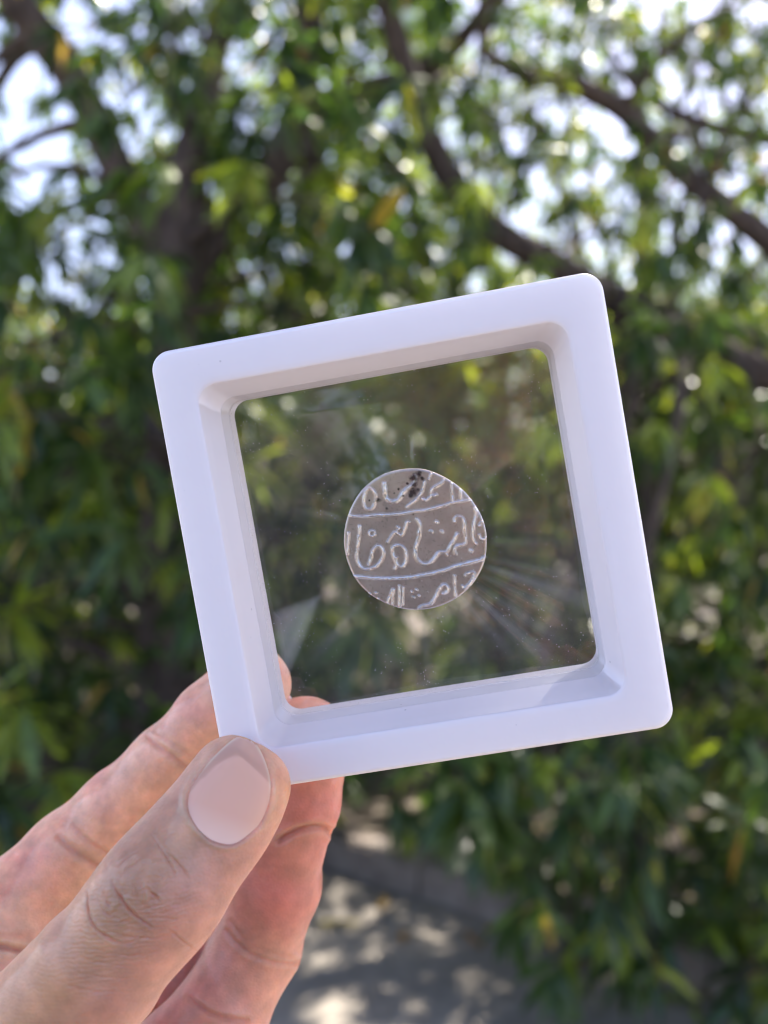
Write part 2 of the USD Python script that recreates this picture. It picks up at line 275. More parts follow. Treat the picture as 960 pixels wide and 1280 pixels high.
def build_tree(name, label, limbs, sites, g, group=None, single=300, loc=None, bright=0.0, size=(0.13, 0.21), nsub=18, sway=(0, 0, 0)):
    """limbs: list of (name, points Nx3, radii N). Branches reach from the limbs to groups of sites, twigs from these to each site."""
    t = thing(name, loc, label, 'tree', group)
    pts, rad = [], []
    for nm, p, r in limbs:
        q = spline(np.c_[p, r], 26); put(nm, tube(q[:, :3], np.maximum(q[:, 3], 0.006), 14, wob=0.28, seed=int(1000 * abs(p[0][0])) % 97), bark_mat, t, smooth=True)
        pts.append(q[:, :3]); rad.append(q[:, 3])
    pts, rad = np.vstack(pts), np.concatenate(rad)
    from scipy.cluster.vq import kmeans2
    cen, lab = kmeans2(sites, max(2, len(sites) // nsub), seed=3, minit='++')
    twigs, axes, ktree = [], np.zeros_like(sites), cKDTree(pts)
    for c in range(len(cen)):
        mem = np.nonzero(lab == c)[0]
        if not len(mem): continue
        dist, k = ktree.query(cen[c]); a = pts[k]; hub = a + (cen[c] - a) * 0.72
        mid = (a + hub) / 2 + np.array([0, 0, 0.10 * dist]) + g.normal(0, 0.03 * dist, 3)
        rr = min(rad[k] * 0.6, 0.006 + 0.006 * dist + 0.0008 * len(mem))
        q = spline([a, mid, hub], 8); put('branch', tube(q, np.linspace(rr, 0.006, 8), 6), bark_mat, t, smooth=True)
        for m in mem:
            e = sites[m]; mid = (hub + e) / 2 + np.array([0, 0, 0.12 * np.linalg.norm(e - hub)]) + g.normal(0, 0.02, 3)
            q = TB[0] * hub + TB[1] * mid + TB[2] * e; twigs.append(tube(q, np.linspace(0.0045, 0.0022, 6), 4, cap=False)); axes[m] = q[-1] - q[-2]
    put('twigs', join(twigs), bark_mat, t, smooth=True, kind='stuff')
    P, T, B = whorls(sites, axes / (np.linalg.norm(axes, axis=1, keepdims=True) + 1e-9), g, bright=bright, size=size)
    c = P.mean(1); u, v, inn = seen(c); big = np.where(inn, np.linalg.norm(P[:, -1] - P[:, 1], axis=1) / np.maximum(c[:, 1], .2), 0)
    order = np.argsort(-big); one = order[:single][big[order[:single]] > 0]; rest = np.setdiff1d(np.arange(len(P)), one)
    vf, at_ = leaf_mesh(P[rest], T[rest]); put('foliage', vf, leaf_mat, t, smooth=True, attrs=at_, kind='stuff')
    for i in one:
        vf, at_ = leaf_mesh(P[i:i + 1], T[i:i + 1]); put('leaf', vf, leaf_mat, t, smooth=True, attrs=at_)
    return t

g = np.random.default_rng(21)
sites = np.vstack([sample_sites(g, 1150, 3.1, 4.4), sample_sites(g, 4500, 4.4, 6.6)])
low = np.stack([g.uniform(555, 1060, 230), g.uniform(930, 1330, 230), g.uniform(2.75, 3.5, 230)], 1); low = low[low[:, 0] > 560 + 0.35 * (low[:, 1] - 930) * (g.random(230) < .8)]
low = np.array([at(*q) for q in low]); sites = np.vstack([sites, low[low[:, 2] > 0.12]])
# the crown goes on overhead, out of the picture, and shades the hand
over = np.stack([g.uniform(-3.0, 6.0, 330), g.uniform(0.9, 8.5, 330), g.uniform(3.3, 6.4, 330)], 1)
uo, vo, _ = seen(over); over = over[vo < -120]
near_sun = np.stack([g.uniform(-0.5, 2.4, 1100), g.uniform(0.6, 3.9, 1100), g.uniform(3.1, 6.4, 1100)], 1); near_sun = near_sun[np.linalg.norm(np.cross(near_sun - [0, .17, EYE], sun_dir), axis=1) < 0.62]
over = np.vstack([over, near_sun]); vo = seen(over)[1]; over = over[vo < -120]
left_over = over[:, 0] < 0.5
# the fork of the left trunk stands free of near leaves
us, vs, _ = seen(sites); fork = LineString([(15, -20), (100, 115), (190, 275), (215, 420)]).union(LineString([(222, 300), (236, 215), (245, 160)]))
sites = sites[~((shapely.distance(fork, shapely.points(np.c_[us, vs])) < 42) & (sites[:, 1] < 5.0) & (g.random(len(sites)) < 0.6))]
us, vs, _ = seen(sites); on_left = us + 60 * np.sin(vs / 90) < 560
D1 = 4.7
limbs1 = [
    ('trunk', [at(205, 1150, D1) * [1, 1, 0] + [0, 0, -0.05], at(210, 700, D1), at(214, 420, D1), at(222, 300, D1), at(236, 215, D1)], [0.15, 0.125, 0.115, 0.11, 0.10]),
    ('limb', [at(214, 330, D1), at(165, 250, D1 - .05), at(100, 115, D1 - .15), at(20, 0, D1 - .3), at(-60, -130, D1 - .5), at(-120, -300, D1 - .8)], [0.085, 0.085, 0.08, 0.075, 0.06, 0.04]),
    ('limb', [at(236, 235, D1), at(250, 140, D1), at(280, 20, D1 + .1), at(300, -120, D1 - .1), at(330, -320, D1 - .6)], [0.09, 0.075, 0.065, 0.055, 0.03]),
    ('limb', [at(222, 400, D1), at(300, 260, D1 + .3), at(375, 140, D1 + .4), at(385, 0, D1 + .3), at(400, -160, D1), at(420, -360, D1 - .8)], [0.09, 0.085, 0.085, 0.08, 0.06, 0.03]),
    ('limb', [at(375, 145, D1 + .4), at(455, 118, D1 + .3), at(540, 80, D1 + .1), at(600, 20, D1 - .2), at(660, -80, D1 - .5)], [0.07, 0.065, 0.05, 0.035, 0.02])]
build_tree('mango_tree', 'mango tree with a dark forked trunk and drooping leaves at the left behind the hand', limbs1, np.vstack([sites[on_left], over[left_over]]), g, loc=at(205, 1150, D1) * [1, 1, 0])
X2 = np.array([2.75, 5.2, 0.0])
limbs2 = [
    ('trunk', [X2 + [0, 0, -0.05], X2 + [-0.05, 0, .9], X2 + [-0.15, 0, 1.9], X2 + [-.1, -.1, 2.9], X2 + [-.2, -.4, 4.0]], [0.17, 0.145, 0.13, 0.10, 0.06]),
    ('limb', [X2 + [-.1, 0, 1.5], at(900, 440, 5.1), at(770, 375, 5.0), at(690, 330, 5.0), at(600, 275, 4.9), at(548, 200, 4.8), at(515, 110, 4.7), at(485, 10, 4.6), at(470, -120, 4.3)], [0.085, 0.08, 0.075, 0.072, 0.068, 0.064, 0.06, 0.055, 0.03]),
    ('limb', [X2 + [-.15, 0, 2.1], at(1010, 335, 4.9), at(940, 285, 4.8), at(860, 222, 4.7), at(800, 160, 4.6), at(735, 112, 4.5), at(665, 92, 4.4), at(600, 60, 4.2)], [0.085, 0.07, 0.062, 0.058, 0.052, 0.046, 0.04, 0.02]),
    ('limb', [X2 + [-.12, 0, 2.4], at(1040, 190, 5.0), at(930, 168, 5.0), at(840, 140, 4.9), at(760, 60, 4.6)], [0.06, 0.045, 0.036, 0.028, 0.015])]
build_tree('mango_tree', 'mango tree with thin bowed limbs and finer leaves hanging over the kerb on the right', limbs2, np.vstack([sites[~on_left], over[~left_over]]), g, loc=X2, size=(0.085, 0.15))

def far_tree(x, y, h, r, n, g, label, bright, name='tree', low=0.25, size=(0.20, 0.30)):
    base = np.array([x, y, 0.0])
    th = g.uniform(0, 2 * np.pi, n); ph = np.arccos(g.uniform(-1, 1, n)); rr = r * g.uniform(0.25, 1, n) ** 0.5
    p = np.stack([rr * np.sin(ph) * np.cos(th), rr * np.sin(ph) * np.sin(th), rr * np.cos(ph) * h * (1 - low) / (2 * r)], 1) + base + [0, 0, h * (1 + low) / 2]
    p += 0.5 * (np.stack([meshkit.fbm(p * 0.8 + k * 31, 2, k) for k in range(3)], 1) - 0.5) * r
    p[:, 2] = np.maximum(p[:, 2], 0.15)
    t = thing(name, base, label, 'tree')
    tr = [base + [0, 0, -.05], base + [.05, 0, h * .3], base + [.1, .1, h * .6], base + [0, 0, h * .9]]
    put('trunk', tube(spline(tr, 12), np.linspace(0.14, 0.03, 12), 10, wob=.25), bark_mat, t, smooth=True)
    for k in range(9):
        e = p[g.integers(len(p))]; a = base + [0.07, 0.05, h * g.uniform(.25, .7)]
        put('limb', tube(spline([a, (a + e) / 2 + [0, 0, .15], e], 8), np.linspace(.05, .012, 8), 6), bark_mat, t, smooth=True)
    ax = (p - base - [0, 0, h / 2]); ax /= np.linalg.norm(ax, axis=1, keepdims=True) + 1e-9
    P, T, _ = whorls(p, ax, g, 7, 11, size, 0.6, bright)
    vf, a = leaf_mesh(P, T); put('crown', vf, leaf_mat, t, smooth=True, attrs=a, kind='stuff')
g = np.random.default_rng(5)
far_tree(-3.3, 8.3, 3.5, 1.7, 750, g, 'rounded leafy tree far behind at the left edge', 0.10)
far_tree(-1.0, 9.2, 3.6, 1.9, 900, g, 'dense green tree behind the forked trunk', 0.06)
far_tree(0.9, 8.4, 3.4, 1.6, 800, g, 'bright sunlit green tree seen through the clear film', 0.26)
far_tree(2.9, 8.8, 3.5, 1.8, 850, g, 'leafy tree behind the bowed limbs on the right', 0.14)
far_tree(5.0, 9.5, 3.9, 2.0, 650, g, 'tall leafy tree far behind at the right edge', 0.10)
far_tree(1.75, 7.3, 5.6, 2.3, 1350, g, 'fine leaved tree filling the gaps behind the bowed limbs at the upper right', 0.12, low=0.38, size=(0.09, 0.15))
far_tree(-0.55, 7.4, 5.4, 1.6, 820, g, 'fine leaved tree rising behind the forks of the dark trunk', 0.10, low=0.40, size=(0.10, 0.16))
def hedge(x0, x1, y0, y1, z1, n, g, label, name='undergrowth', bright=0.0):
    p = np.stack([g.uniform(x0, x1, n), g.uniform(y0, y1, n), z1 * g.uniform(0.02, 1, n) ** 0.9], 1); p[:, 2] *= 0.6 + 0.8 * meshkit.fbm(p * [0.6, 0.6, 0], 2)
    P, T, _ = whorls(p, np.tile([0, 0, 1.0], (n, 1)) + g.normal(0, .5, (n, 3)), g, 7, 11, (0.22, 0.36), 0.5, bright)
    vf, a = leaf_mesh(P, T); o = put(name, vf, leaf_mat, None, smooth=True, attrs=a, kind='stuff'); tag(o, label, 'undergrowth')
hedge(-9, 9, 10.6, 12.4, 3.0, 1700, g, 'dark mass of far undergrowth closing off the view below the trees')
hedge(-4.5, 5.0, 6.6, 7.6, 1.15, 420, g, 'low shady undergrowth growing beyond the kerb', bright=-0.05)
hedge(-9, 9, -9, -6.5, 3.4, 1500, g, 'thick leafy growth on the other side of the road', bright=0.05)
# fallen leaves
n = 420; s = rng.uniform(-5, 5, n); o = np.where(rng.random(n) < 0.7, -rng.uniform(0.2, 2.2, n), rng.uniform(0.02, 1.0, n) ** 1.6 * 1.6)
bp = np.array([kp(a, b, 0.012) for a, b in zip(s, o)]); ang = rng.uniform(0, 6.28, n)
P = leaves(bp, np.stack([np.cos(ang), np.sin(ang), rng.normal(0.05, .08, n)], 1), np.tile([0, 0, 1.0], (n, 1)) + rng.normal(0, .15, (n, 3)), rng.uniform(.08, .17, n), rng.uniform(.025, .04, n), rng.uniform(-.1, .2, n), rng.random(n))
vf, a = leaf_mesh(P, rng.uniform(0.9, 1.0, n)); fl = put('fallen_leaves', vf, leaf_mat, None, smooth=True, attrs=a, kind='stuff'); tag(fl, 'dry fallen leaves scattered along the kerb', 'fallen leaves')

# ------------------------------------------------------------------ display frame (local millimetres: x right, y down, z away from the lens; front face z = 0)
FR = Rotation.from_rotvec([0.045, 0.072, -0.172]); FT = np.array([4.0, 4.1, 159.2])
def fw(p): return W(FR.apply(np.asarray(p, float).reshape(-1, 3)) + FT)
def rsq(h, r, n=14, m=6):
    """Rounded square, fixed number of points."""
    out = []
    for k, (sx, sy) in enumerate(((1, 1), (-1, 1), (-1, -1), (1, -1))):
        a = np.radians(90 * k + np.linspace(0, 90, n)); out += list(zip(sx * (h - r) + r * np.cos(a), sy * (h - r) + r * np.sin(a)))
        nx = ((-1, 1), (-1, -1), (1, -1), (1, 1))[k]; a1 = np.radians(90 * (k + 1)); e0 = np.array(out[-1]); e1 = np.array([nx[0] * (h - r) + r * np.cos(a1), nx[1] * (h - r) + r * np.sin(a1)])
        out += [tuple(e0 + (e1 - e0) * q) for q in (0.01, 0.04, 0.12, 0.5, 0.88, 0.96, 0.99)]
    return np.array(out)
def ring_profile():
    pr = [(34.75, 2.9, 10.92), (34.85, 3.0, 10.7), (35.0, 3.1, 1.0)]
    for a in np.radians([20, 45, 70, 90]): pr.append((34.2 + 0.8 * np.cos(a), 3.0, 0.8 - 0.8 * np.sin(a)))
    pr += [(29.9, 3.3, 0.0)]
    for a in np.radians([25, 55, 75]): pr.append((29.25 - 0.75 * np.sin(a) + 0.1, 3.0, 0.55 - 0.55 * np.cos(a)))
    pr += [(28.65 - 0.34 * q, 2.98 - 0.056 * q, 0.7 + 0.9 * q) for q in range(1, 5)]
    pr += [(26.95, 2.7, 5.2), (26.85, 2.7, 5.6), (26.8, 2.7, 5.75), (26.72, 2.7, 5.8), (26.55, 2.6, 10.3), (26.45, 2.6, 10.75), (27.2, 2.6, 10.92)]
    return pr
def loft(pr, mirror=False):
    loops = [np.c_[rsq(h, r), np.full(len(rsq(h, r)), (21.98 - z) if mirror else z)] for h, r, z in pr]
    n = len(loops[0]); m = len(loops); v = np.vstack(loops)
    f = []
    for i in range(m):
        a, b = i * n, ((i + 1) % m) * n
        for k in range(n): f.append([a + k, a + (k + 1) % n, b + (k + 1) % n, b + k])
    f = quads(f)
    V = fw(v); T = trimesh.Trimesh(V, f, process=False)
    if T.volume < 0: f = f[:, ::-1]
    return V, f
frame = thing('display_frame', fw([0, 0, 11])[0], 'square white plastic floating frame with clear film held tilted in front of the trees', 'frame')
put('front_frame', loft(ring_profile()), white_mat, frame, smooth=True)
put('back_frame', loft(ring_profile(), True), white_mat, frame, smooth=True)

# coin outline, traced clockwise in picture pixels
OUT = np.array([(475, 102), (540, 110), (580, 128), (620, 150), (662, 177), (700, 205), (745, 250), (768, 280), (790, 312), (812, 350), (826, 390), (834, 430), (835, 470), (834, 520), (830, 560), (818, 598), (800, 632), (775, 670), (750, 700), (712, 733), (670, 758), (620, 782), (570, 800), (525, 806), (480, 808), (440, 806), (400, 799), (360, 787), (320, 770), (285, 754), (250, 735), (224, 713), (200, 690), (178, 661), (160, 630), (146, 596), (135, 562), (126, 524), (120, 487), (120, 448), (125, 410), (131, 377), (140, 345), (151, 312), (165, 280), (181, 247), (200, 215), (224, 189), (250, 165), (284, 142), (320, 125), (360, 113), (400, 107), (437, 103)], float) / 4 + [400, 560]
CZ0, CZ1 = 10.15, 11.75                       # coin faces
FRi = FR.inv()
def to_plane(px, z):
    px = np.asarray(px, float); d = np.c_[(px - [480, 640]) / FPX, np.ones(len(px))]
    o, dd = FRi.apply(-FT), FRi.apply(d); return (o + dd * ((z - o[2]) / dd[:, 2])[:, None])[:, :2]
Q = {'A': (425, 580), 'B': (515, 580), 'C': (425, 670), 'D': (515, 670)}
def px(s):
    out, quad = [], None
    for x in s:
        if isinstance(x, str): quad = Q[x]
        else: out.append((quad[0] + x[0] / 9.6, quad[1] + x[1] / 9.6))
    return out
STROKES = [  # (width in picture pixels, points); letters as broad strokes
    (5.0, ['A', (310, 330), (285, 420), (295, 510), (345, 545), (400, 510), (425, 420), (410, 330), (360, 290), (310, 330)]),
    (8.0, ['A', (530, 230), (540, 360), (585, 440), (650, 450), (715, 415), (765, 330), (845, 270), (895, 150)]),
    (5.0, ['B', (150, 215), (130, 300), (70, 400), (10, 455), 'A', (800, 520)]),
    (3.0, ['B', (230, 120), (200, 185)]), (6.0, ['B', (375, 195), (330, 245), (260, 290), (225, 360), (290, 368)]), (6.0, ['B', (225, 370), (170, 430), (130, 420)]),
    (5.0, ['B', (470, 240), (480, 350), (490, 440)]), (5.0, ['B', (575, 310), (590, 425)]),
    (4.0, ['A', (105, 830), 'C', (100, 60), (92, 220)]),
    (5.5, ['A', (232, 745), 'C', (212, 100), (207, 280), (250, 370), (330, 400), (430, 365), (500, 280), (515, 170), (465, 118), (410, 145), (375, 240), (345, 340)]),
    (4.2, ['A', (385, 800), (415, 845), (385, 865), (350, 840), (385, 800)]),
    (4.0, ['A', (570, 935), (620, 855), (680, 820), (720, 855), (770, 790), (825, 695)]), (3.4, ['A', (690, 755), (715, 775), (690, 790)]),
    (5.4, ['C', (655, 390), (645, 250), (635, 140), (690, 112), (760, 140), (793, 210), (785, 320), (735, 375), (690, 345), (672, 260)]),
    (6.0, ['B', (58, 665), 'D', (55, 100), (62, 280), (130, 330), (205, 325), (275, 255), (340, 195), (410, 190), (460, 105), (490, 75), (530, 0), 'B', (545, 840)]),
    (7.0, ['B', (290, 692), (294, 696)]), (7.0, ['B', (227, 810), (231, 814)]), (7.0, ['B', (357, 812), (361, 816)]),
    (6.0, ['B', (510, 690), (550, 635), (605, 650), (632, 730), (640, 850), (632, 960), 'D', (590, 110), (520, 215)]), (3.6, ['D', (405, 205), (420, 225)]),
    (5.0, ['B', (755, 535), (752, 700), (756, 940), 'D', (775, 95)]), (4.0, ['B', (845, 695), (805, 740)]), (4.2, ['B', (805, 850), (850, 905), (885, 885)]),
    (8.0, ['D', (708, 178), (712, 182)]),
    (3.6, ['C', (425, 680), (428, 682)]), (3.6, ['C', (355, 690), (358, 692)]), (3.6, ['C', (455, 750), (457, 752)]), (3.6, ['C', (395, 752), (397, 754)]),
    (4.5, ['C', (625, 640), (575, 800)]), (4.5, ['C', (645, 640), (625, 815)]), (5.0, ['C', (715, 605), (715, 835)]), (3.0, ['C', (760, 620), (752, 820)]),
    (4.2, ['C', (860, 670), (863, 672)]), (4.2, ['C', (920, 648), (922, 650)]), (4.2, ['C', (888, 738), (890, 740)]), (4.2, ['C', (948, 718), (950, 720)]),
    (5.0, ['D', (85, 870), (150, 835), (220, 812), (280, 740), (340, 620), (385, 580), (425, 610), (415, 670), (365, 690)]),
    (5.0, ['D', (510, 480), (515, 600), (522, 715)]),
    (4.4, ['D', (640, 475), (690, 440), (740, 440), (735, 500), (612, 605)]), (3.4, ['D', (690, 600), (755, 525)])]
DIVIDERS = [(3.8, ['A', (110, 612), (300, 630), (480, 612), (650, 607), (820, 580), 'B', (100, 562), (260, 530), (440, 480), (560, 450), (695, 430)]),
            (4.2, ['C', (155, 482), (290, 497), (460, 511), (620, 511), (800, 498), 'D', (0, 494), (120, 471), (260, 442), (400, 405), (520, 365), (660, 330), (780, 295), (890, 250)])]
STAINS = [(4.2, 'A', (885, 320)), (3.4, 'B', (25, 170)), (2.6, 'A', (900, 240)), (2.4, 'A', (850, 380)), (3.0, 'A', (950, 120)), (2.6, 'B', (30, 250)), (2.6, 'B', (0, 330)), (2.0, 'B', (120, 170)), (2.0, 'A', (460, 430)), (1.5, 'A', (560, 530)), (1.3, 'A', (650, 350)), (1.2, 'A', (700, 300)), (1.2, 'A', (760, 380)), (1.0, 'A', (880, 605)), (1.1, 'A', (810, 235)), (1.0, 'A', (350, 440))]
PXMM = 0.1311                                  # one picture pixel on the coin, in mm
outline = to_plane(OUT, CZ0); outline = spline(np.vstack([outline, outline[:1]]), 241)[:-1]
cc = outline.mean(0)
_r = np.hypot(*(outline - cc).T); outline = cc + (outline - cc) * ((0.45 * _r + 0.55 * (_r.mean() + 0.8 * (np.convolve(np.tile(_r, 3), np.ones(61) / 61, 'same')[240:480] - _r.mean()))) / _r)[:, None]
def coin():
    nth, nr = 300, 150
    th = np.linspace(0, 2 * np.pi, nth, endpoint=False)
    po = outline - cc; oa = np.unwrap(np.arctan2(po[:, 1], po[:, 0])); orr = np.hypot(*po.T)
    if oa[-1] < oa[0]: oa, orr = oa[::-1], orr[::-1]
    rad = np.interp(th, np.r_[oa - 2 * np.pi, oa, oa + 2 * np.pi], np.r_[orr, orr, orr])
    s = 0.06                                   # square grid inside, then a skirt that follows the outline
    gx, gy = np.arange(-12.2, 12.2, s), np.arange(-12.2, 12.2, s)
    X, Y = np.meshgrid(gx, gy); rr = np.hypot(X, Y); R = np.interp(np.mod(np.arctan2(Y, X), 2 * np.pi), np.r_[th, 2 * np.pi], np.r_[rad, rad[0]])
    edge = R - rr; on = edge > -0.12
    k = rr > R - 0.001; sc = np.where(k & on, (R - 0.001) / np.maximum(rr, 1e-6), 1.0); X, Y = X * sc, Y * sc
    idx = np.full(X.shape, -1); idx[on] = np.arange(on.sum())
    P = np.stack([X[on], Y[on]], 1)
    P3 = np.c_[P, np.zeros(len(P))]
    wob = 0.16 * (meshkit.fbm(P3 * 0.9, 2, 4)[:, None] - 0.5) + 0.12 * (meshkit.fbm(P3 * 3.1, 2, 9)[:, None] - 0.5)
    Pq = P + wob + cc
    pts = shapely.points(Pq)
    H = np.zeros(len(P)); who = np.zeros(len(P), int)
    def prof(d, half, ramp): x = np.clip((half + ramp * 0.5 - d) / ramp, 0, 1); return x * x * (3 - 2 * x)
    for w, s_ in STROKES:
        p = to_plane(px(s_), CZ0); p = spline(p, 6 * len(p)) if len(p) > 2 else p
        d = shapely.distance(LineString(p), pts); h = np.clip(1 - (d / (w * PXMM / 2 * 0.58 + 0.12)) ** 2, 0, 1) ** 0.85 * (0.85 + 0.3 * meshkit.fbm(P3 * 2, 2, 5)); who[(h > 0.5)] = 1; H = np.maximum(H, h)
    for i, (w, s_) in enumerate(DIVIDERS):
        p = spline(to_plane(px(s_), CZ0), 60); d = shapely.distance(LineString(p), pts); h = np.clip(1 - (d / (w * PXMM / 2 + 0.10)) ** 2, 0, 1) ** 0.9; who[(h > 0.4) & (h >= H)] = 2 + i; H = np.maximum(H, h)
    wear = meshkit.fbm(P3 * 1.3, 3, 11); H *= np.clip(0.55 + 0.9 * wear, 0.5, 1.1)
    E = (np.interp(np.mod(np.arctan2(P[:, 1], P[:, 0]), 2 * np.pi), np.r_[th, 2 * np.pi], np.r_[rad, rad[0]]) - np.hypot(*P.T))
    rim = np.clip(E / 0.5, 0, 1); drop = 0.32 * (1 - np.sqrt(np.clip(1 - (1 - rim) ** 2, 0, 1)))
    z = CZ0 - 0.32 * H - 0.06 * (meshkit.fbm(P3 * 0.22, 2, 2) - .5) - 0.022 * (meshkit.fbm(P3 * 2.2, 4, 3) - .5) + drop
    stain = np.zeros(len(P))
    for r, q_, c in STAINS:
        c = to_plane(np.array(px([q_, c])), CZ0)[0]; d = np.hypot(*(P + cc - c).T) / (1.45 * r * PXMM)
        stain = np.maximum(stain, np.clip(1.30 - d + 1.5 * (meshkit.fbm(P3 * 1.5, 4, 8) - 0.5), 0, 1))
    stain = np.clip(stain * 1.05 + 0.25 * np.clip(meshkit.fbm(P3 * 2.6, 3, 33) - 0.62, 0, 1) * 4, 0, 1)
    gi, gj = np.zeros(X.shape), np.zeros(X.shape); Hm = np.zeros(X.shape); Hm[on] = H; gi, gj = np.gradient(Hm, s); slope = np.clip(np.hypot(gi, gj)[on] / 2.6, 0, 1)
    worn = np.where(who >= 2, 0.5 * np.clip(H, 0, 1), 0) + np.clip(0.35 * slope * (0.5 + wear) + 0.85 * H ** 1.5 * (0.4 + wear) + 0.9 * (1 - np.clip(E / 0.28, 0, 1)) + 0.12 * (wear - 0.5), 0, 1) * (1 - 0.7 * stain); worn = np.clip(worn, 0, 1)
    j, i = np.nonzero((idx[:-1, :-1] >= 0) & (idx[1:, :-1] >= 0) & (idx[:-1, 1:] >= 0) & (idx[1:, 1:] >= 0))
    f = quads(np.stack([idx[j, i], idx[j + 1, i], idx[j + 1, i + 1], idx[j, i + 1]], 1))
    v = np.c_[P + cc, z]
    # skirt and back
    l0 = np.c_[np.cos(th) * rad, np.sin(th) * rad] + cc
    loops = [np.c_[l0 - (l0 - cc) * 0.0022, np.full(nth, CZ0 + .30)], np.c_[l0, np.full(nth, CZ0 + .45)], np.c_[l0, np.full(nth, CZ1 - .35)], np.c_[cc + (l0 - cc) * .985, np.full(nth, CZ1 - .06)], np.c_[cc + (l0 - cc) * .95, np.full(nth, CZ1)]]
    sv = np.vstack(loops + [np.r_[cc, CZ1][None]]); k = np.arange(nth); sf = []
    for a in range(4): sf.append(quads(np.stack([a * nth + k, a * nth + (k + 1) % nth, (a + 1) * nth + (k + 1) % nth, (a + 1) * nth + k], 1)))
    sf.append(np.stack([4 * nth + k, 4 * nth + (k + 1) % nth, np.full(nth, 5 * nth)], 1))
    return v, f, who, worn, stain, sv, np.vstack(sf)
cv, cf, who, worn, stain, sv, sf = coin()
coin_t = thing('coin', fw([*cc, 10.9])[0], 'old round silver coin with raised script sealed in the clear film of the frame', 'coin')
wv = fw(cv); nrm = vnormals(wv, cf)
if (nrm[:, 1] > 0).mean() > 0.5: cf = cf[:, ::-1]; nrm = -nrm
fwho = np.where((who[cf] == 0).any(1), 0, who[cf].max(1))
for nm, k in (('face', 0), ('inscription', 1), ('dividing_line', 2), ('dividing_line', 3)):
    sel = cf[fwho == k]; u_, inv = np.unique(sel, return_inverse=True)
    put(nm, (wv[u_], inv.reshape(-1, 3)), coin_mat, coin_t, normals=nrm[u_], attrs={'worn': worn[u_], 'stain': stain[u_]})
sw = fw(sv); sn = trimesh.Trimesh(sw, sf, process=False)
if sn.volume < 0: sf = sf[:, ::-1]
put('edge', (sw, sf), coin_mat, coin_t, smooth=True, attrs={'worn': np.full(len(sv), 0.75), 'stain': np.zeros(len(sv))})

# clear film: two membranes stretched over the coin
def film(z_rim, z_coin, seed, sign):
    n = 171; a = np.linspace(-26.6, 26.6, n); X, Y = np.meshgrid(a, a)
    d = np.hypot(X - cc[0], Y - cc[1]) - 11.65
    tent = np.where(d < 0, 1.0, np.exp(-np.clip(d, 0, None) / 9.0)) * np.clip((26.3 - np.maximum(abs(X), abs(Y))) / 4, 0, 1)
    z = z_rim + (z_coin - z_rim) * tent
    g = np.random.default_rng(seed); th = np.arctan2(Y - cc[1], X - cc[0]); r = np.hypot(X - cc[0], Y - cc[1])
    fold = np.zeros_like(X); haze = np.zeros_like(X)
    # tension folds fanning out from the coin: angle (degrees, clockwise from right), width of the fold in mm, height, reach
    for ang, wd, hh, reach in ((31, 3.4, .12, 30), (24, 2.6, .07, 28), (38, 2.8, .06, 27), (14, 3.0, .04, 22), (53, 3.6, .11, 29), (46, 2.6, .06, 28), (62, 3.2, .05, 24), (141, 3.0, .06, 24), (-30, 2.4, .05, 18), (-80, 2.6, .05, 18), (205, 2.4, .05, 18), (95, 2.4, .05, 20)):
        q = np.radians(ang + g.normal(0, 1)); s_ = (X - cc[0]) * np.cos(q) + (Y - cc[1]) * np.sin(q); p_ = -(X - cc[0]) * np.sin(q) + (Y - cc[1]) * np.cos(q)
        w_ = wd * (0.25 + 0.75 * np.clip((s_ - 11.5) / 14, 0, 1.4)); env = np.clip((s_ - 11.6) / 2, 0, 1) * np.clip((reach - s_) / 6 + 0.6, 0, 1)
        x = np.exp(-(p_ / (0.55 * w_)) ** 2); fold += hh * env * x; haze = np.maximum(haze, 0.54 * hh * env * np.exp(-((p_ + 0.25 * w_) / (0.36 * w_)) ** 2) * (0.6 + 0.8 * meshkit.fbm(np.stack([p_ * 2.2, s_ * 0.15, 0 * s_], -1), 3, seed)))
    fold *= np.clip((26.4 - np.maximum(abs(X), abs(Y))) / 1.2, 0, 1)
    tp = Polygon(to_plane(np.array([(338, 764), (404, 741), (386, 790), (357, 856), (349, 820)], float), 10.9)); P_ = shapely.points(np.c_[X.ravel(), Y.ravel()])
    din = np.where(shapely.contains(tp, P_), shapely.distance(tp.exterior, P_), 0).reshape(X.shape); tri = np.clip(din / 1.5, 0, 1) ** 0.7 * (0.55 + 0.9 * meshkit.fbm(np.stack([X * .5 + Y * .3, Y * .12, 0 * X], -1), 3, 5))
    fold = fold + 0.10 * np.clip(din / 1.6, 0, 1)
    haze = np.maximum(haze, 0.11 * tri) * (0.5 if sign < 0 else 1.0)
    z = z - sign * fold + 0.006 * (meshkit.fbm(np.stack([X, Y, 0 * X], -1) * 0.5, 2, seed) - 0.5)
    on = (d > -99); v = np.stack([X, Y, z], -1).reshape(-1, 3); i, j = np.meshgrid(np.arange(n - 1), np.arange(n - 1)); k = (j * n + i).ravel()
    f = quads(np.stack([k, k + n, k + n + 1, k + 1], 1))
    c = v[f].mean(1); h, r_ = 26.6, 2.7; q = np.maximum(np.abs(c[:, :2]) - (h - r_), 0)
    return (fw(v), f[np.hypot(*q.T) < r_]), {'haze': haze.ravel()}
for args in ((10.90, CZ0 - 0.38, 1, 1), (11.08, CZ1 + 0.06, 2, -1)):
    vf, a = film(*args); put('film', vf, film_mat, frame, smooth=True, attrs=a)

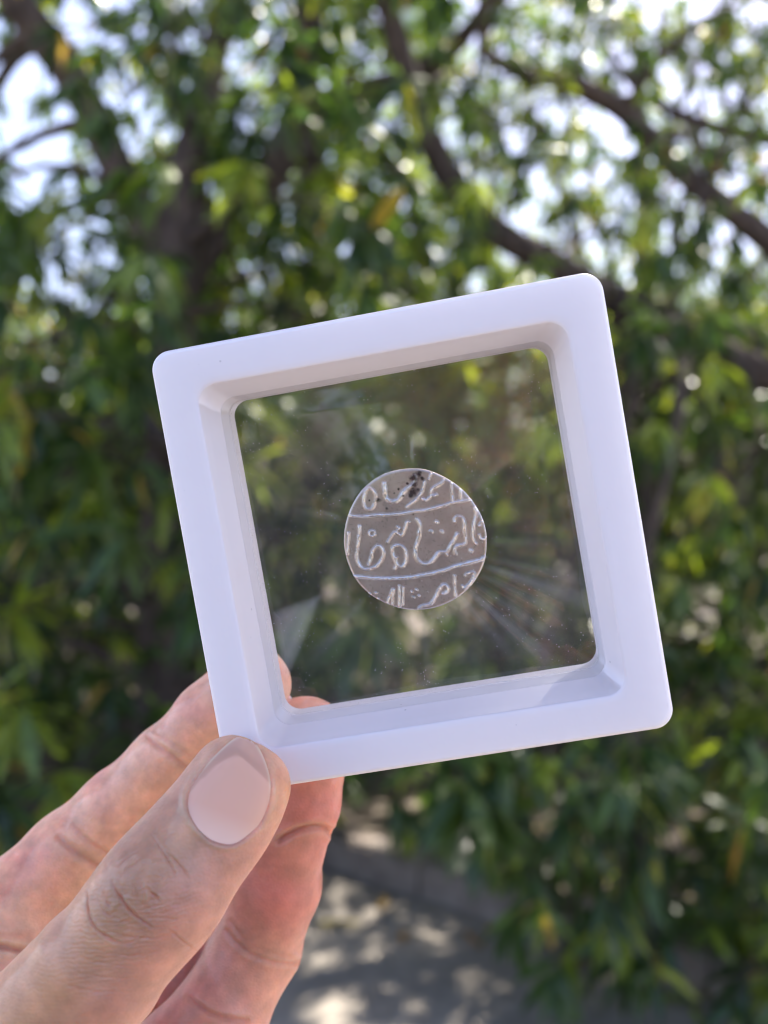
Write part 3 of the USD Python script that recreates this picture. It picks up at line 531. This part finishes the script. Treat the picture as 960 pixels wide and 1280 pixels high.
# ------------------------------------------------------------------ the hand: one continuous skin from a distance field (mm from the lens)
def chain(pts, flat=1.2, dense=False):
    """pts: (u, v, depth, radius mm) -> pairs of parallel round cones, giving a slightly flattened finger."""
    if dense:
        from scipy.interpolate import PchipInterpolator
        q = np.array(pts, float); a_ = np.r_[0, np.cumsum(np.hypot(*np.diff(q[:, :2], axis=0).T))]; pts = PchipInterpolator(a_, q)(np.r_[np.linspace(0, a_[4], 15), a_[5:]])
    P = np.array([ray(u, v, d) for u, v, d, r in pts]); r = np.array([p[3] for p in pts], float); out = []
    for i in range(len(P) - 1):
        t = P[i + 1] - P[i]; s = np.cross(t, [0, 0, 1.0]); s /= np.linalg.norm(s) + 1e-9
        for sg in (-1, 1): out.append((P[i] + sg * flat * s, P[i + 1] + sg * flat * s, r[i] - flat, r[i + 1] - flat))
    return out
CH = [
    chain([(301, 977, 154.6, 7.6), (276, 1019, 153.2, 8.1), (238, 1066, 151.5, 8.45), (197, 1120, 149.5, 9.25), (158, 1168, 149.5, 8.9), (122, 1212, 150, 9.6), (48, 1297, 153, 10.8), (-60, 1420, 160, 13.5)], 1.6, True),     # thumb
    chain([(317, 851, 193.3, 7.3), (268, 904, 194, 7.7), (213, 961, 195.5, 8.0), (150, 1016, 196.5, 8.0), (88, 1072, 196, 8.5), (10, 1141, 192, 8.9), (-124, 1258, 186, 10)]),                                       # index
    chain([(383, 914, 193.8, 7.2), (378, 965, 194.2, 7.4), (372, 1003, 194.4, 7.6), (357, 1044, 194.6, 7.45), (346, 1106, 197, 8.1), (319, 1184, 199, 8.4), (276, 1268, 195, 8.6), (140, 1400, 189, 9.5), (-60, 1480, 186, 11)]),     # middle
    chain([(300, 1100, 206, 7.2), (278, 1155, 207, 7.6), (232, 1238, 206, 8.0), (170, 1330, 202, 8.4), (40, 1450, 192, 9.5), (-60, 1540, 188, 11)]),                                                                     # ring
    chain([(230, 1290, 214, 6.4), (180, 1370, 212, 7.0), (90, 1470, 204, 7.6), (-20, 1580, 194, 9)])]                                                                                                       # little
def cone(a, b, ra, rb): return (np.array(a, float), np.array(b, float), ra, rb)
pm = [ray(-124, 1258, 186), ray(-60, 1480, 186), ray(-20, 1580, 192)]
wrist = np.array([-112.0, 185.0, 172.0]); elbow = np.array([-190.0, 330.0, -60.0])
side = np.cross(elbow - wrist, [0.3, 0.2, 1.0]); side /= np.linalg.norm(side)
PALM = [cone(pm[0], wrist - 10 * side, 11, 13), cone(pm[1], wrist, 12, 14), cone(pm[2], wrist + 10 * side, 10, 13), cone(ray(-60, 1420, 160), wrist - 6 * side, 14, 14), cone(pm[0], pm[2], 11, 10),
        cone(ray(20, 1250, 184), ray(-90, 1400, 172), 7, 13)]
ARM = [cone(wrist - 9 * side, elbow - 14 * side, 15, 28), cone(wrist + 9 * side, elbow + 14 * side, 15, 28)]
def smin(a, b, k): h = np.clip(0.5 + 0.5 * (b - a) / k, 0, 1); return b + (a - b) * h - k * h * (1 - h)
def cone_d(p, c):
    a, b, ra, rb = c; ba = b - a; x, y, z = p[:, 0] - a[0], p[:, 1] - a[1], p[:, 2] - a[2]
    t = np.clip((x * ba[0] + y * ba[1] + z * ba[2]) / (ba @ ba), 0, 1)
    return np.sqrt((x - t * ba[0]) ** 2 + (y - t * ba[1]) ** 2 + (z - t * ba[2]) ** 2) - (ra + (rb - ra) * t)
def chain_d(p, cs, k):
    m = 15.0; lo = np.min([np.minimum(a, b) - max(ra, rb) for a, b, ra, rb in cs], 0) - m; hi = np.max([np.maximum(a, b) + max(ra, rb) for a, b, ra, rb in cs], 0) + m
    near = ((p > lo) & (p < hi)).all(1)
    if near.all(): return chain_d0(p, cs, k)
    d = np.full(len(p), 40.0)
    if near.any(): d[near] = chain_d0(p[near], cs, k)
    return d
def chain_d0(p, cs, k):
    d = cone_d(p, cs[0])
    for c in cs[1:]: d = smin(d, cone_d(p, c), k)
    return d
def hand_d(p, parts=False):
    ds = [chain_d(p, c, 0.7 if i == 0 else 2.2) for i, c in enumerate(CH)]
    f = ds[0]
    for d in ds[1:]: f = smin(f, d, 0.9)
    pa = chain_d(p, PALM + ARM, 12.0)
    d = smin(f, pa, 9.0)
    return (d, np.array(ds)) if parts else d
def surface_nets(lo, hi, s, hand_d=hand_d):
    n = np.ceil((hi - lo) / s).astype(int) + 1
    ax = [lo[k] + s * np.arange(n[k]) for k in range(3)]
    V = np.full(n, 9.0, np.float32)
    # far from every bone the field is skipped
    c = 8; cent = np.stack(np.meshgrid(*[ax[k][::c] + s * c / 2 for k in range(3)], indexing='ij'), -1)
    dc = hand_d(cent.reshape(-1, 3)).reshape(cent.shape[:3]); near = np.abs(dc) < s * c * 0.95 + 3
    for i, j, k in zip(*np.nonzero(near)):
        sl = tuple(slice(q * c, min((q + 1) * c, n[m])) for m, q in enumerate((i, j, k)))
        gg = np.stack(np.meshgrid(*[ax[m][sl[m]] for m in range(3)], indexing='ij'), -1)
        V[sl] = hand_d(gg.reshape(-1, 3)).reshape(gg.shape[:3])
    for i, j, k in zip(*np.nonzero(~near & (dc < 0))):
        V[i * c:(i + 1) * c, j * c:(j + 1) * c, k * c:(k + 1) * c] = -9
    m = n - 1; cnt = np.zeros(m, np.float32); acc = np.zeros((*m, 3), np.float32)
    corner = lambda o: V[o[0]:o[0] + m[0], o[1]:o[1] + m[1], o[2]:o[2] + m[2]]
    for a in range(8):
        oa = np.array([a & 1, a >> 1 & 1, a >> 2 & 1])
        for e in range(3):
            if oa[e]: continue
            ob = oa.copy(); ob[e] = 1; va, vb = corner(oa), corner(ob); cr = (va < 0) != (vb < 0)
            t = np.where(cr, va / np.where(cr, va - vb, 1), 0); cnt += cr
            for q in range(3): acc[..., q] += np.where(cr, oa[q] + (t if q == e else 0), 0)
    act = cnt > 0; idx = np.full(m, -1); idx[act] = np.arange(act.sum())
    pos = lo + s * (np.argwhere(act) + acc[act] / cnt[act][:, None])
    faces = []
    for e in range(3):
        o1, o2 = [x for x in range(3) if x != e]
        sl0 = [slice(1, -1)] * 3; sl0[e] = slice(0, -1); sl1 = list(sl0); sl1[e] = slice(1, None)
        a = V[tuple(sl0)]; b = V[tuple(sl1)]; w = np.argwhere((a < 0) != (b < 0)) + np.array([0 if q == e else 1 for q in range(3)])
        flip = V[tuple(w.T)] < 0; d1, d2 = np.eye(3, dtype=int)[o1], np.eye(3, dtype=int)[o2]
        q = np.stack([idx[tuple((w - d1 - d2).T)], idx[tuple((w - d2).T)], idx[tuple(w.T)], idx[tuple((w - d1).T)]], 1)
        if e == 1: flip = ~flip
        q[~flip] = q[~flip][:, ::-1]; faces.append(q)
    return pos, quads(np.vstack(faces))
def project(p, it=3):
    for _ in range(it):
        K = np.array([[1, 1, 1], [1, -1, -1], [-1, 1, -1], [-1, -1, 1]], float); e = [hand_d(p + 0.1 * k) for k in K]; d = sum(e) / 4
        gr = sum(q[:, None] * k for q, k in zip(e, K)) / 0.4
        p = p - (d / np.maximum((gr ** 2).sum(-1), 0.25))[:, None] * gr
    return p, gr / np.maximum(np.linalg.norm(gr, axis=1, keepdims=True), 1e-9)
def refine(v, f, size):
    """Splits every edge longer than size(midpoint), without cracks."""
    e = np.sort(np.vstack([f[:, [0, 1]], f[:, [1, 2]], f[:, [2, 0]]]), 1); ue, inv = np.unique(e, axis=0, return_inverse=True); inv = inv.ravel()
    mid = (v[ue[:, 0]] + v[ue[:, 1]]) / 2; L = np.linalg.norm(v[ue[:, 0]] - v[ue[:, 1]], axis=1); cut = L > size(mid)
    new = np.full(len(ue), -1); new[cut] = len(v) + np.arange(cut.sum()); v2 = np.vstack([v, mid[cut]])
    m = new[inv].reshape(3, -1).T; k = (m >= 0); out = [f[k.sum(1) == 0]]
    for r in range(3):
        a, b, c = (f[:, (r + q) % 3] for q in range(3)); ma, mb, mc = (m[:, (r + q) % 3] for q in range(3))
        s = (k.sum(1) == 1) & (ma >= 0); out += [np.stack([a, ma, c], 1)[s], np.stack([ma, b, c], 1)[s]]
        s = (k.sum(1) == 2) & (mc < 0); out += [np.stack([a, ma, c], 1)[s], np.stack([ma, mb, c], 1)[s], np.stack([ma, b, mb], 1)[s]]
    s = k.sum(1) == 3; a, b, c = f[s].T; ma, mb, mc = m[s].T
    out += [np.stack(x, 1) for x in ((a, ma, mc), (ma, b, mb), (mc, mb, c), (ma, mb, mc))]
    return v2, np.vstack(out)
def pix(p): return np.stack([480 + FPX * p[:, 0] / np.maximum(p[:, 2], 1), 640 + FPX * p[:, 1] / np.maximum(p[:, 2], 1)], 1)

allc = [x for c in CH for x in c] + PALM + ARM
lo = np.min([np.minimum(a - ra, b - rb) for a, b, ra, rb in allc], 0) - 4; hi = np.max([np.maximum(a + ra, b + rb) for a, b, ra, rb in allc], 0) + 4
hv, hf = surface_nets(lo, hi, 1.5)
T = trimesh.Trimesh(hv, hf, process=False)
if T.volume < 0: hf = hf[:, ::-1]
hv, _ = project(hv, 1)
def size(m):
    u = pix(m); inside = (u[:, 0] > -30) & (u[:, 0] < 460) & (u[:, 1] > 830) & (u[:, 1] < 1310)
    thumb = inside & (m[:, 2] < 161)
    return np.where(thumb, 0.28, np.where(inside, 0.55, 9.0))
for _ in range(4):
    n0 = len(hv); hv, hf = refine(hv, hf, size)
    if len(hv) == n0: break
hv, hn = project(hv, 2)
dist, ds = hand_d(hv, True); owner = ds.argmin(0)
U = pix(hv); facing = -(hn * hv / np.linalg.norm(hv, axis=1, keepdims=True)).sum(1)
NAIL = np.array([(283, 1057), (266, 1052), (249, 1040), (236, 1024), (228, 1003), (231, 985), (243, 967), (258, 949), (275, 933), (291, 921), (305, 918), (318, 927), (330, 946), (338, 968), (341, 990), (338, 1012), (328, 1031), (312, 1045), (298, 1054)], float)
_c, _n = NAIL.mean(0), np.array([0.94, 0.35]); NAIL = NAIL - 0.07 * ((NAIL - _c) @ _n)[:, None] * _n + np.array([1.5, 0])
NAILC = spline(np.vstack([NAIL, NAIL[:1]]), 97)[:-1]
nailp = Polygon(NAILC)
def line_d(pts): return shapely.distance(LineString(spline(np.array(pts, float), 8 * len(pts)) if len(pts) > 2 else np.array(pts, float)), shapely.points(U))
disp = np.zeros(len(hv)); dark = np.zeros(len(hv)); wr = np.zeros(len(hv))
front = facing > 0.0
CRE = [  # owner, (half width px, depth mm, darkness), points
    (0, (1.3, .30, .9), [(140, 1100), (144, 1110), (148, 1118), (154, 1127), (160, 1135), (168, 1143), (177, 1150), (192, 1160)]), (0, (1.2, .24, .8), [(183, 1108), (189, 1116), (196, 1121), (201, 1128)]),
    (0, (1.3, .22, .5), [(109, 1114), (109, 1128), (112, 1145), (122, 1162), (134, 1171), (146, 1177), (170, 1172)]), (0, (1.0, .14, .4), [(187, 1040), (202, 1062), (215, 1085), (220, 1102)]),
    (0, (1.0, .12, .35), [(205, 1062), (222, 1078), (237, 1100)]), (0, (1.0, .14, .4), [(200, 1148), (212, 1148), (222, 1149)]), (0, (1.1, .16, .4), [(208, 1160), (230, 1177), (247, 1190)]),
    (0, (0.9, .12, .4), [(152, 1098), (158, 1088), (168, 1079), (178, 1072)]), (0, (0.9, .12, .4), [(164, 1100), (168, 1110), (166, 1117)]), (0, (0.9, .12, .4), [(175, 1098), (180, 1112), (182, 1130)]),
    (0, (0.9, .13, .4), [(122, 1121), (126, 1134), (136, 1144), (150, 1150), (164, 1155)]), (0, (0.9, .13, .4), [(130, 1112), (135, 1130), (146, 1139)]), (0, (0.9, .12, .35), [(134, 1152), (152, 1160), (172, 1163), (192, 1166)]),
    (0, (0.9, .12, .35), [(128, 1160), (150, 1168), (180, 1172), (205, 1171)]), (0, (0.9, .10, .35), [(160, 1085), (172, 1090), (184, 1087)]), (0, (0.9, .10, .35), [(150, 1080), (162, 1070), (174, 1064)]),
    (0, (0.9, .10, .3), [(178, 1139), (192, 1133), (206, 1130)]), (0, (0.9, .10, .3), [(172, 1126), (184, 1134), (198, 1142)]),
    (0, (1.0, .09, .25), [(100, 1178), (130, 1190), (165, 1194), (200, 1190)]), (0, (1.0, .08, .25), [(88, 1190), (120, 1202), (160, 1207), (196, 1204)]), (0, (1.0, .08, .2), [(76, 1204), (110, 1218), (150, 1222), (186, 1222)]), (0, (1.0, .08, .2), [(62, 1220), (100, 1236), (140, 1240), (180, 1238)]),
    (1, (3.0, .35, .55), [(186, 922), (205, 937), (222, 950), (243, 972)]), (1, (2.2, .2, .3), [(194, 915), (214, 928), (236, 944)]), (1, (3.2, .38, .6), [(74, 1046), (96, 1066), (122, 1082), (152, 1092)]), (1, (2.4, .25, .4), [(92, 1032), (112, 1052), (140, 1068), (170, 1074)]),
    (1, (3.4, .8, .9), [(-20, 1181), (0, 1183), (24, 1187), (48, 1192)]),
    (2, (3.0, .9, 1.0), [(350, 1050), (366, 1041), (386, 1035), (404, 1035), (416, 1042)]), (2, (2.6, .35, .5), [(284, 1164), (300, 1182), (324, 1196), (350, 1203), (378, 1203)]), (2, (2.2, .2, .3), [(288, 1152), (306, 1174), (332, 1189), (360, 1195)]),
    (2, (2.6, .35, .55), [(238, 1246), (256, 1262), (280, 1272), (308, 1276)]), (3, (2.5, .5, .8), [(180, 1250), (196, 1262), (212, 1284)])]
for ow, (hw, dp, dk), pts in CRE:
    m = np.nonzero((owner == ow) & front & (np.abs(U[:, 0] - np.mean([p[0] for p in pts])) < 130) & (np.abs(U[:, 1] - np.mean([p[1] for p in pts])) < 130))[0]
    ls = LineString(spline(np.array(pts, float), 8 * len(pts))); jit = 5.0 * (meshkit.fbm(hv[m] * 0.7, 2, ow) - 0.5) if ow == 0 else 0
    d = shapely.distance(ls, shapely.points(U[m] + np.c_[jit, jit] if ow == 0 else U[m])); tp = shapely.line_locate_point(ls, shapely.points(U[m]), normalized=True); taper = (0.12 + 0.88 * np.sin(np.pi * np.clip(tp, 0, 1)) ** 0.7) if ow == 0 else 1.0
    nz = (0.55 + 0.9 * meshkit.fbm(hv[m] * 1.1, 2, 17)) if ow == 0 else 1.0; dp, dk = (dp * taper * nz * 1.5, np.minimum(dk * taper * nz * 1.3, 1)) if ow == 0 else (dp, dk); e = np.exp(-(d / (hw * (0.95 if ow == 0 else 1.35))) ** 2)
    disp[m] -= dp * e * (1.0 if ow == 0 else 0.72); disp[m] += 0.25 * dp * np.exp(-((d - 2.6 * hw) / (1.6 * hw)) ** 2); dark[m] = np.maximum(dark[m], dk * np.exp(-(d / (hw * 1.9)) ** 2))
th = (owner == 0) & front
# folded skin of the knuckle: loose bumps
kn_ = np.exp(-(((U[:, 0] - 168) / 58) ** 2 + ((U[:, 1] - 1128) / 54) ** 2)) * th
disp += kn_ * 0.5 * (meshkit.fbm(hv * 0.95, 3, 6) - 0.5) + (owner > 0) * 0.25 * (meshkit.fbm(hv * 0.16, 2, 7) - 0.5)
wr = th * np.clip(0.55 * np.exp(-(((U[:, 0] - 150) / 95) ** 2 + ((U[:, 1] - 1170) / 85) ** 2)) + 0.12, 0, 1)
# bed and folds of the thumbnail
nm_ = np.nonzero(th & (U[:, 1] < 1085))[0]; sd = shapely.distance(LineString(np.vstack([NAILC, NAILC[:1]])), shapely.points(U[nm_])); ins = shapely.contains(nailp, shapely.points(U[nm_]))
sd = np.where(ins, -sd, sd); disp[nm_] += np.where(sd < 0, -0.60 * np.clip(-sd / 5, 0, 1), 0) + 0.20 * np.exp(-((sd - 4.0) / 4.0) ** 2) * np.clip((U[nm_, 1] - 905) / 40, 0, 1)
# knuckle ends of the bones, soft pads
shape_n = hn.copy()
hv2 = hv + hn * disp[:, None]
def mixc(a, b, t): return a + (b - a) * np.clip(t, 0, 1)[:, None]
tan, pink, red, brown = (np.array(c)[None] for c in ((0.45, 0.265, 0.15), (0.60, 0.35, 0.22), (0.52, 0.19, 0.15), (0.17, 0.075, 0.05)))
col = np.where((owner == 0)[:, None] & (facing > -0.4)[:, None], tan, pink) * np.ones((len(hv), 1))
nd = np.hypot(U[:, 0] - 300, U[:, 1] - 985); col = mixc(col, pink * [1.02, .98, .98], (owner == 0) * np.clip(1.35 - nd / 90, 0, 1))
col = mixc(col, np.array([[0.33, 0.19, 0.11]]), 0.95 * kn_)
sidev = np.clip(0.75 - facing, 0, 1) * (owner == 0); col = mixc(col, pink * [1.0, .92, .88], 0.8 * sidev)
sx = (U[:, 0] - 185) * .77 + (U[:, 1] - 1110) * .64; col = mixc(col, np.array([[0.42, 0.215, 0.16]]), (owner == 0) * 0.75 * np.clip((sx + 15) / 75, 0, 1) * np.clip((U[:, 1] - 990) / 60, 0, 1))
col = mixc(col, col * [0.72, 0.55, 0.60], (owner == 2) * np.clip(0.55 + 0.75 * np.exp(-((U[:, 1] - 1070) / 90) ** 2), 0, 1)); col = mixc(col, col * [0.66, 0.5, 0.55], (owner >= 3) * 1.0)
blot = meshkit.fbm(hv * 0.11, 3, 12); col = mixc(col, red, (owner > 0) * np.clip((blot - 0.45) * 1.6, 0, 0.40)); col = mixc(col, red, 0.55 * (owner == 2) * np.exp(-((U[:, 1] - 1000) / 35) ** 2))
col = mixc(col, red, 0.35 * (owner == 2) * np.exp(-(((U[:, 0] - 350) / 40) ** 2 + ((U[:, 1] - 1110) / 40) ** 2)))
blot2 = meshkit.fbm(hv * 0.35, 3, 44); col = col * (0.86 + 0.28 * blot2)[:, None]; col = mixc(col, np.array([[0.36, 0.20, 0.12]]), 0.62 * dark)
hand = thing('person', W([0, 1500, -310]), 'bare left hand of a person pinching the lower left corner of the white frame', 'person')
hf = hf[:, ::-1] if trimesh.Trimesh(W(hv2), hf, process=False).volume < 0 else hf
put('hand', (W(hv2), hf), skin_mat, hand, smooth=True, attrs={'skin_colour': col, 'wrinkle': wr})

def hit(uv, near, far, sgn=1, steps=80):
    """First skin point along the line of sight (from the lens, or from behind when sgn = -1)."""
    d = np.c_[(uv - [480, 640]) / FPX, np.ones(len(uv))]; t = np.full(len(uv), near if sgn > 0 else far, float)
    for _ in range(steps): t = t + sgn * np.clip(hand_d(d * t[:, None]), -2, 2) * 0.8
    return d * t[:, None]
def nail(name, loop, near, far, sgn, thick, tip):
    n, rings = len(loop), 16; c = loop.mean(0); rho = 1 - np.linspace(0, 1, rings) ** 1.7
    uv = np.vstack([c + (loop - c) * r for r in rho[:-1]] + [c[None]]); rr = np.r_[np.repeat(rho[:-1], n), 0.0]
    p = hit(uv, near, far, sgn); _, nn = project(p.copy(), 1)
    # the plate: straight along the finger, arched across it, so its tip stands free of the rounded fingertip
    tn = tip / np.linalg.norm(tip); s_ = (uv - c) @ tn / 60; q_ = (uv - c) @ np.array([-tn[1], tn[0]]) / 60
    B_ = np.stack([np.ones_like(s_), s_, q_, q_ ** 2, q_ ** 3, q_ ** 4, q_ * s_, q_ ** 2 * s_], 1); wt = np.where(s_ < 0.25, 1.0, 0.05)[:, None]
    tf = (B_ @ np.linalg.lstsq(B_ * wt, p[:, 2:3] * wt, rcond=None)[0])[:, 0]; dz = tf - p[:, 2]; dz = np.clip(dz, -1.3, 1.3) * (1 - 0.55 * np.clip((rr - .6) / .4, 0, 1) * (s_ > 0.1)) + 0.10 * sgn * s_.clip(0) ** 2
    p = p * ((p[:, 2] + dz) / p[:, 2])[:, None]
    p = p + nn * (-0.12 + (0.12 + thick) * np.clip(1 - rr ** 3.5, 0, 1))[:, None]
    dp = ((uv - c) / np.linalg.norm(loop - c, axis=1).max()) @ tip
    base = np.array([0.60, 0.345, 0.25]); colr = np.tile(base, (len(p), 1))
    colr = mixc(colr, np.array([[0.66, 0.45, 0.37]]), np.clip((-dp - 0.35) * 2.2, 0, 1)); colr = mixc(colr, np.array([[0.74, 0.60, 0.42]]), np.clip((rr - 0.93) * 16, 0, 1) * np.clip(dp * 2.5 + 0.1, 0, 1))
    colr = mixc(colr, np.array([[0.60, 0.34, 0.26]]), np.clip(meshkit.fbm(p * 0.35, 2, 3) - 0.35, 0, 1))
    k = np.arange(n); f = [quads(np.stack([a * n + k, a * n + (k + 1) % n, (a + 1) * n + (k + 1) % n, (a + 1) * n + k], 1)) for a in range(rings - 2)]
    e = (rings - 2) * n; f.append(np.stack([e + k, e + (k + 1) % n, np.full(n, len(p) - 1)], 1)); f = np.vstack(f)
    nrm = vnormals(p, f)
    if ((nrm * nn).sum(1) < 0).mean() > .5: f = f[:, ::-1]
    back = p - nn * 0.35; m = len(p); bnd = np.stack([k, (k + 1) % n], 1)
    F = np.vstack([f, f[:, ::-1] + m, quads(np.stack([bnd[:, 1], bnd[:, 0], bnd[:, 0] + m, bnd[:, 1] + m], 1))])
    Vw = W(np.vstack([p, back]))
    if trimesh.Trimesh(Vw, F, process=False).volume < 0: F = F[:, ::-1]
    put(name, (Vw, F), nail_mat, hand, smooth=True, attrs={'nail_colour': np.vstack([colr, colr])})
nail('thumbnail', NAILC, 120, 160, 1, 0.14, np.array([0.35, -0.93]))
def oval(c, a, b, ang, n=48): t = np.linspace(0, 2 * np.pi, n, endpoint=False); q = np.radians(ang); x, y = a * np.cos(t), b * np.sin(t); return np.c_[c[0] + x * np.cos(q) - y * np.sin(q), c[1] + x * np.sin(q) + y * np.cos(q)]
nail('fingernail', oval((292, 875), 42, 32, -48), 150, 230, -1, 0.2, np.array([0.67, -0.74]))
nail('fingernail', oval((381, 948), 40, 33, -88), 150, 230, -1, 0.2, np.array([0.04, -1.0]))

# ------------------------------------------------------------------ the rest of the person, standing behind the lens and mirrored dimly in the film
def C(a, b, ra, rb): return (np.array(a, float), np.array(b, float), ra, rb)
ZB = -310.0
def both(f): return f(-1) + f(1)
legs = lambda o: both(lambda s: [C((s * 85, 620, ZB), (s * 95, 1050, ZB + 8), 82 + o, 56 + o), C((s * 95, 1050, ZB + 8), (s * 100, 1415, ZB - 8), 54 + o, 40 + o)])
torso = lambda o: [C((-120, 110, ZB), (120, 110, ZB), 62 + o, 62 + o), C((-85, 260, ZB), (85, 260, ZB), 95 + o, 95 + o), C((-75, 430, ZB), (75, 430, ZB), 92 + o, 92 + o), C((-80, 560, ZB), (80, 560, ZB), 100 + o, 100 + o), C((-60, 180, ZB), (-70, 500, ZB), 95 + o, 92 + o), C((60, 180, ZB), (70, 500, ZB), 95 + o, 92 + o)]
arms = lambda o: [C((-190, 95, ZB + 10), elbow, 50 + o, 40 + o), C((190, 95, ZB + 10), (205, 360, ZB + 90), 50 + o, 40 + o), C((205, 360, ZB + 90), (75, 190, -45), 40 + o, 28 + o)]
HEAD = [C((0, -135, ZB - 5), (0, -95, ZB + 5), 92, 84), C((0, -60, ZB + 22), (0, -30, ZB + 40), 62, 46), C((0, -10, ZB), (0, 90, ZB - 8), 54, 58), C((0, -95, ZB + 92), (0, -72, ZB + 104), 8, 14), C((-16, -38, ZB + 78), (16, -38, ZB + 78), 9, 9)] + both(lambda s: [C((s * 84, -105, ZB - 5), (s * 86, -75, ZB), 14, 9)])
def fingers_right():
    out = [C((75, 190, -45), (72, 120, -25), 24, 30)]
    for k, (dy, l) in enumerate(((-20, 62), (0, 70), (20, 66), (40, 52))): out += [C((72, 110 + dy * .7, -20), (76, 95 + dy, 10), 10, 9), C((76, 95 + dy, 10), (76 - l * .5, 90 + dy, 20), 9, 7)]
    return out + [C((70, 130, -40), (50, 95, -40), 12, 10), C((50, 95, -40), (35, 75, -42), 9, 8)]
def shell(name, cones, k, step, mat, cut=None, attrs=None):
    fn = lambda p: (lambda d: d if cut is None else np.maximum(d, cut(p)))(chain_d0(p, cones, k))
    a = np.min([np.minimum(x, y) - max(r, q) for x, y, r, q in cones], 0) - 2 * step; b = np.max([np.maximum(x, y) + max(r, q) for x, y, r, q in cones], 0) + 2 * step
    v, f = surface_nets(a, b, step, fn)
    if trimesh.Trimesh(W(v), f, process=False).volume < 0: f = f[:, ::-1]
    put(name, (W(v), f), mat, hand, smooth=True, attrs=attrs(v) if attrs else None)
flat_skin = lambda v: {'skin_colour': np.tile([0.5, 0.31, 0.22], (len(v), 1)), 'wrinkle': np.zeros(len(v))}
shell('body', torso(-6) + arms(-6) + legs(-6) + HEAD + fingers_right() + both(lambda s: [C((s * 100, 1440, ZB - 20), (s * 110, 1470, ZB + 130), 34, 26)]), 18.0, 8.0, skin_mat, attrs=flat_skin)
def cloth(name, c0, c1): return M(name, {'g': ('geometry', {}), 'n': ('noise_texture', {'scale': 260.0, 'detail': 3.0}), 'c': ('mix_color', {'a': c0, 'b': c1}), 'p': ('principled_bsdf', {'roughness': 0.9, 'sheen_weight': 0.2})}, [('g.position', 'n.vector'), ('n.fac', 'c.fac'), ('c.result', 'p.base_color')])
shell('shirt', torso(5) + arms(6)[:2], 30.0, 9.0, cloth('shirt_cotton', (0.035, 0.03, 0.035), (0.06, 0.05, 0.055)), cut=lambda p: p[:, 1] - 640)
shell('trousers', legs(8) + [C((-80, 570, ZB), (80, 570, ZB), 104, 104)], 26.0, 9.0, cloth('trouser_cotton', (0.03, 0.032, 0.045), (0.05, 0.052, 0.07)), cut=lambda p: 560 - p[:, 1])
shell('hair', [C((0, -150, ZB - 22), (0, -105, ZB - 24), 94, 86), C((0, -60, ZB - 40), (0, -40, ZB - 40), 62, 50)], 20.0, 7.0, cloth('black_hair', (0.012, 0.01, 0.009), (0.03, 0.024, 0.02)))
shell('shoes', both(lambda s: [C((s * 100, 1452, ZB - 25), (s * 112, 1468, ZB + 140), 42, 34)]), 10.0, 8.0, cloth('shoe_leather', (0.03, 0.02, 0.015), (0.05, 0.035, 0.025)), cut=lambda p: p[:, 1] - 1500)
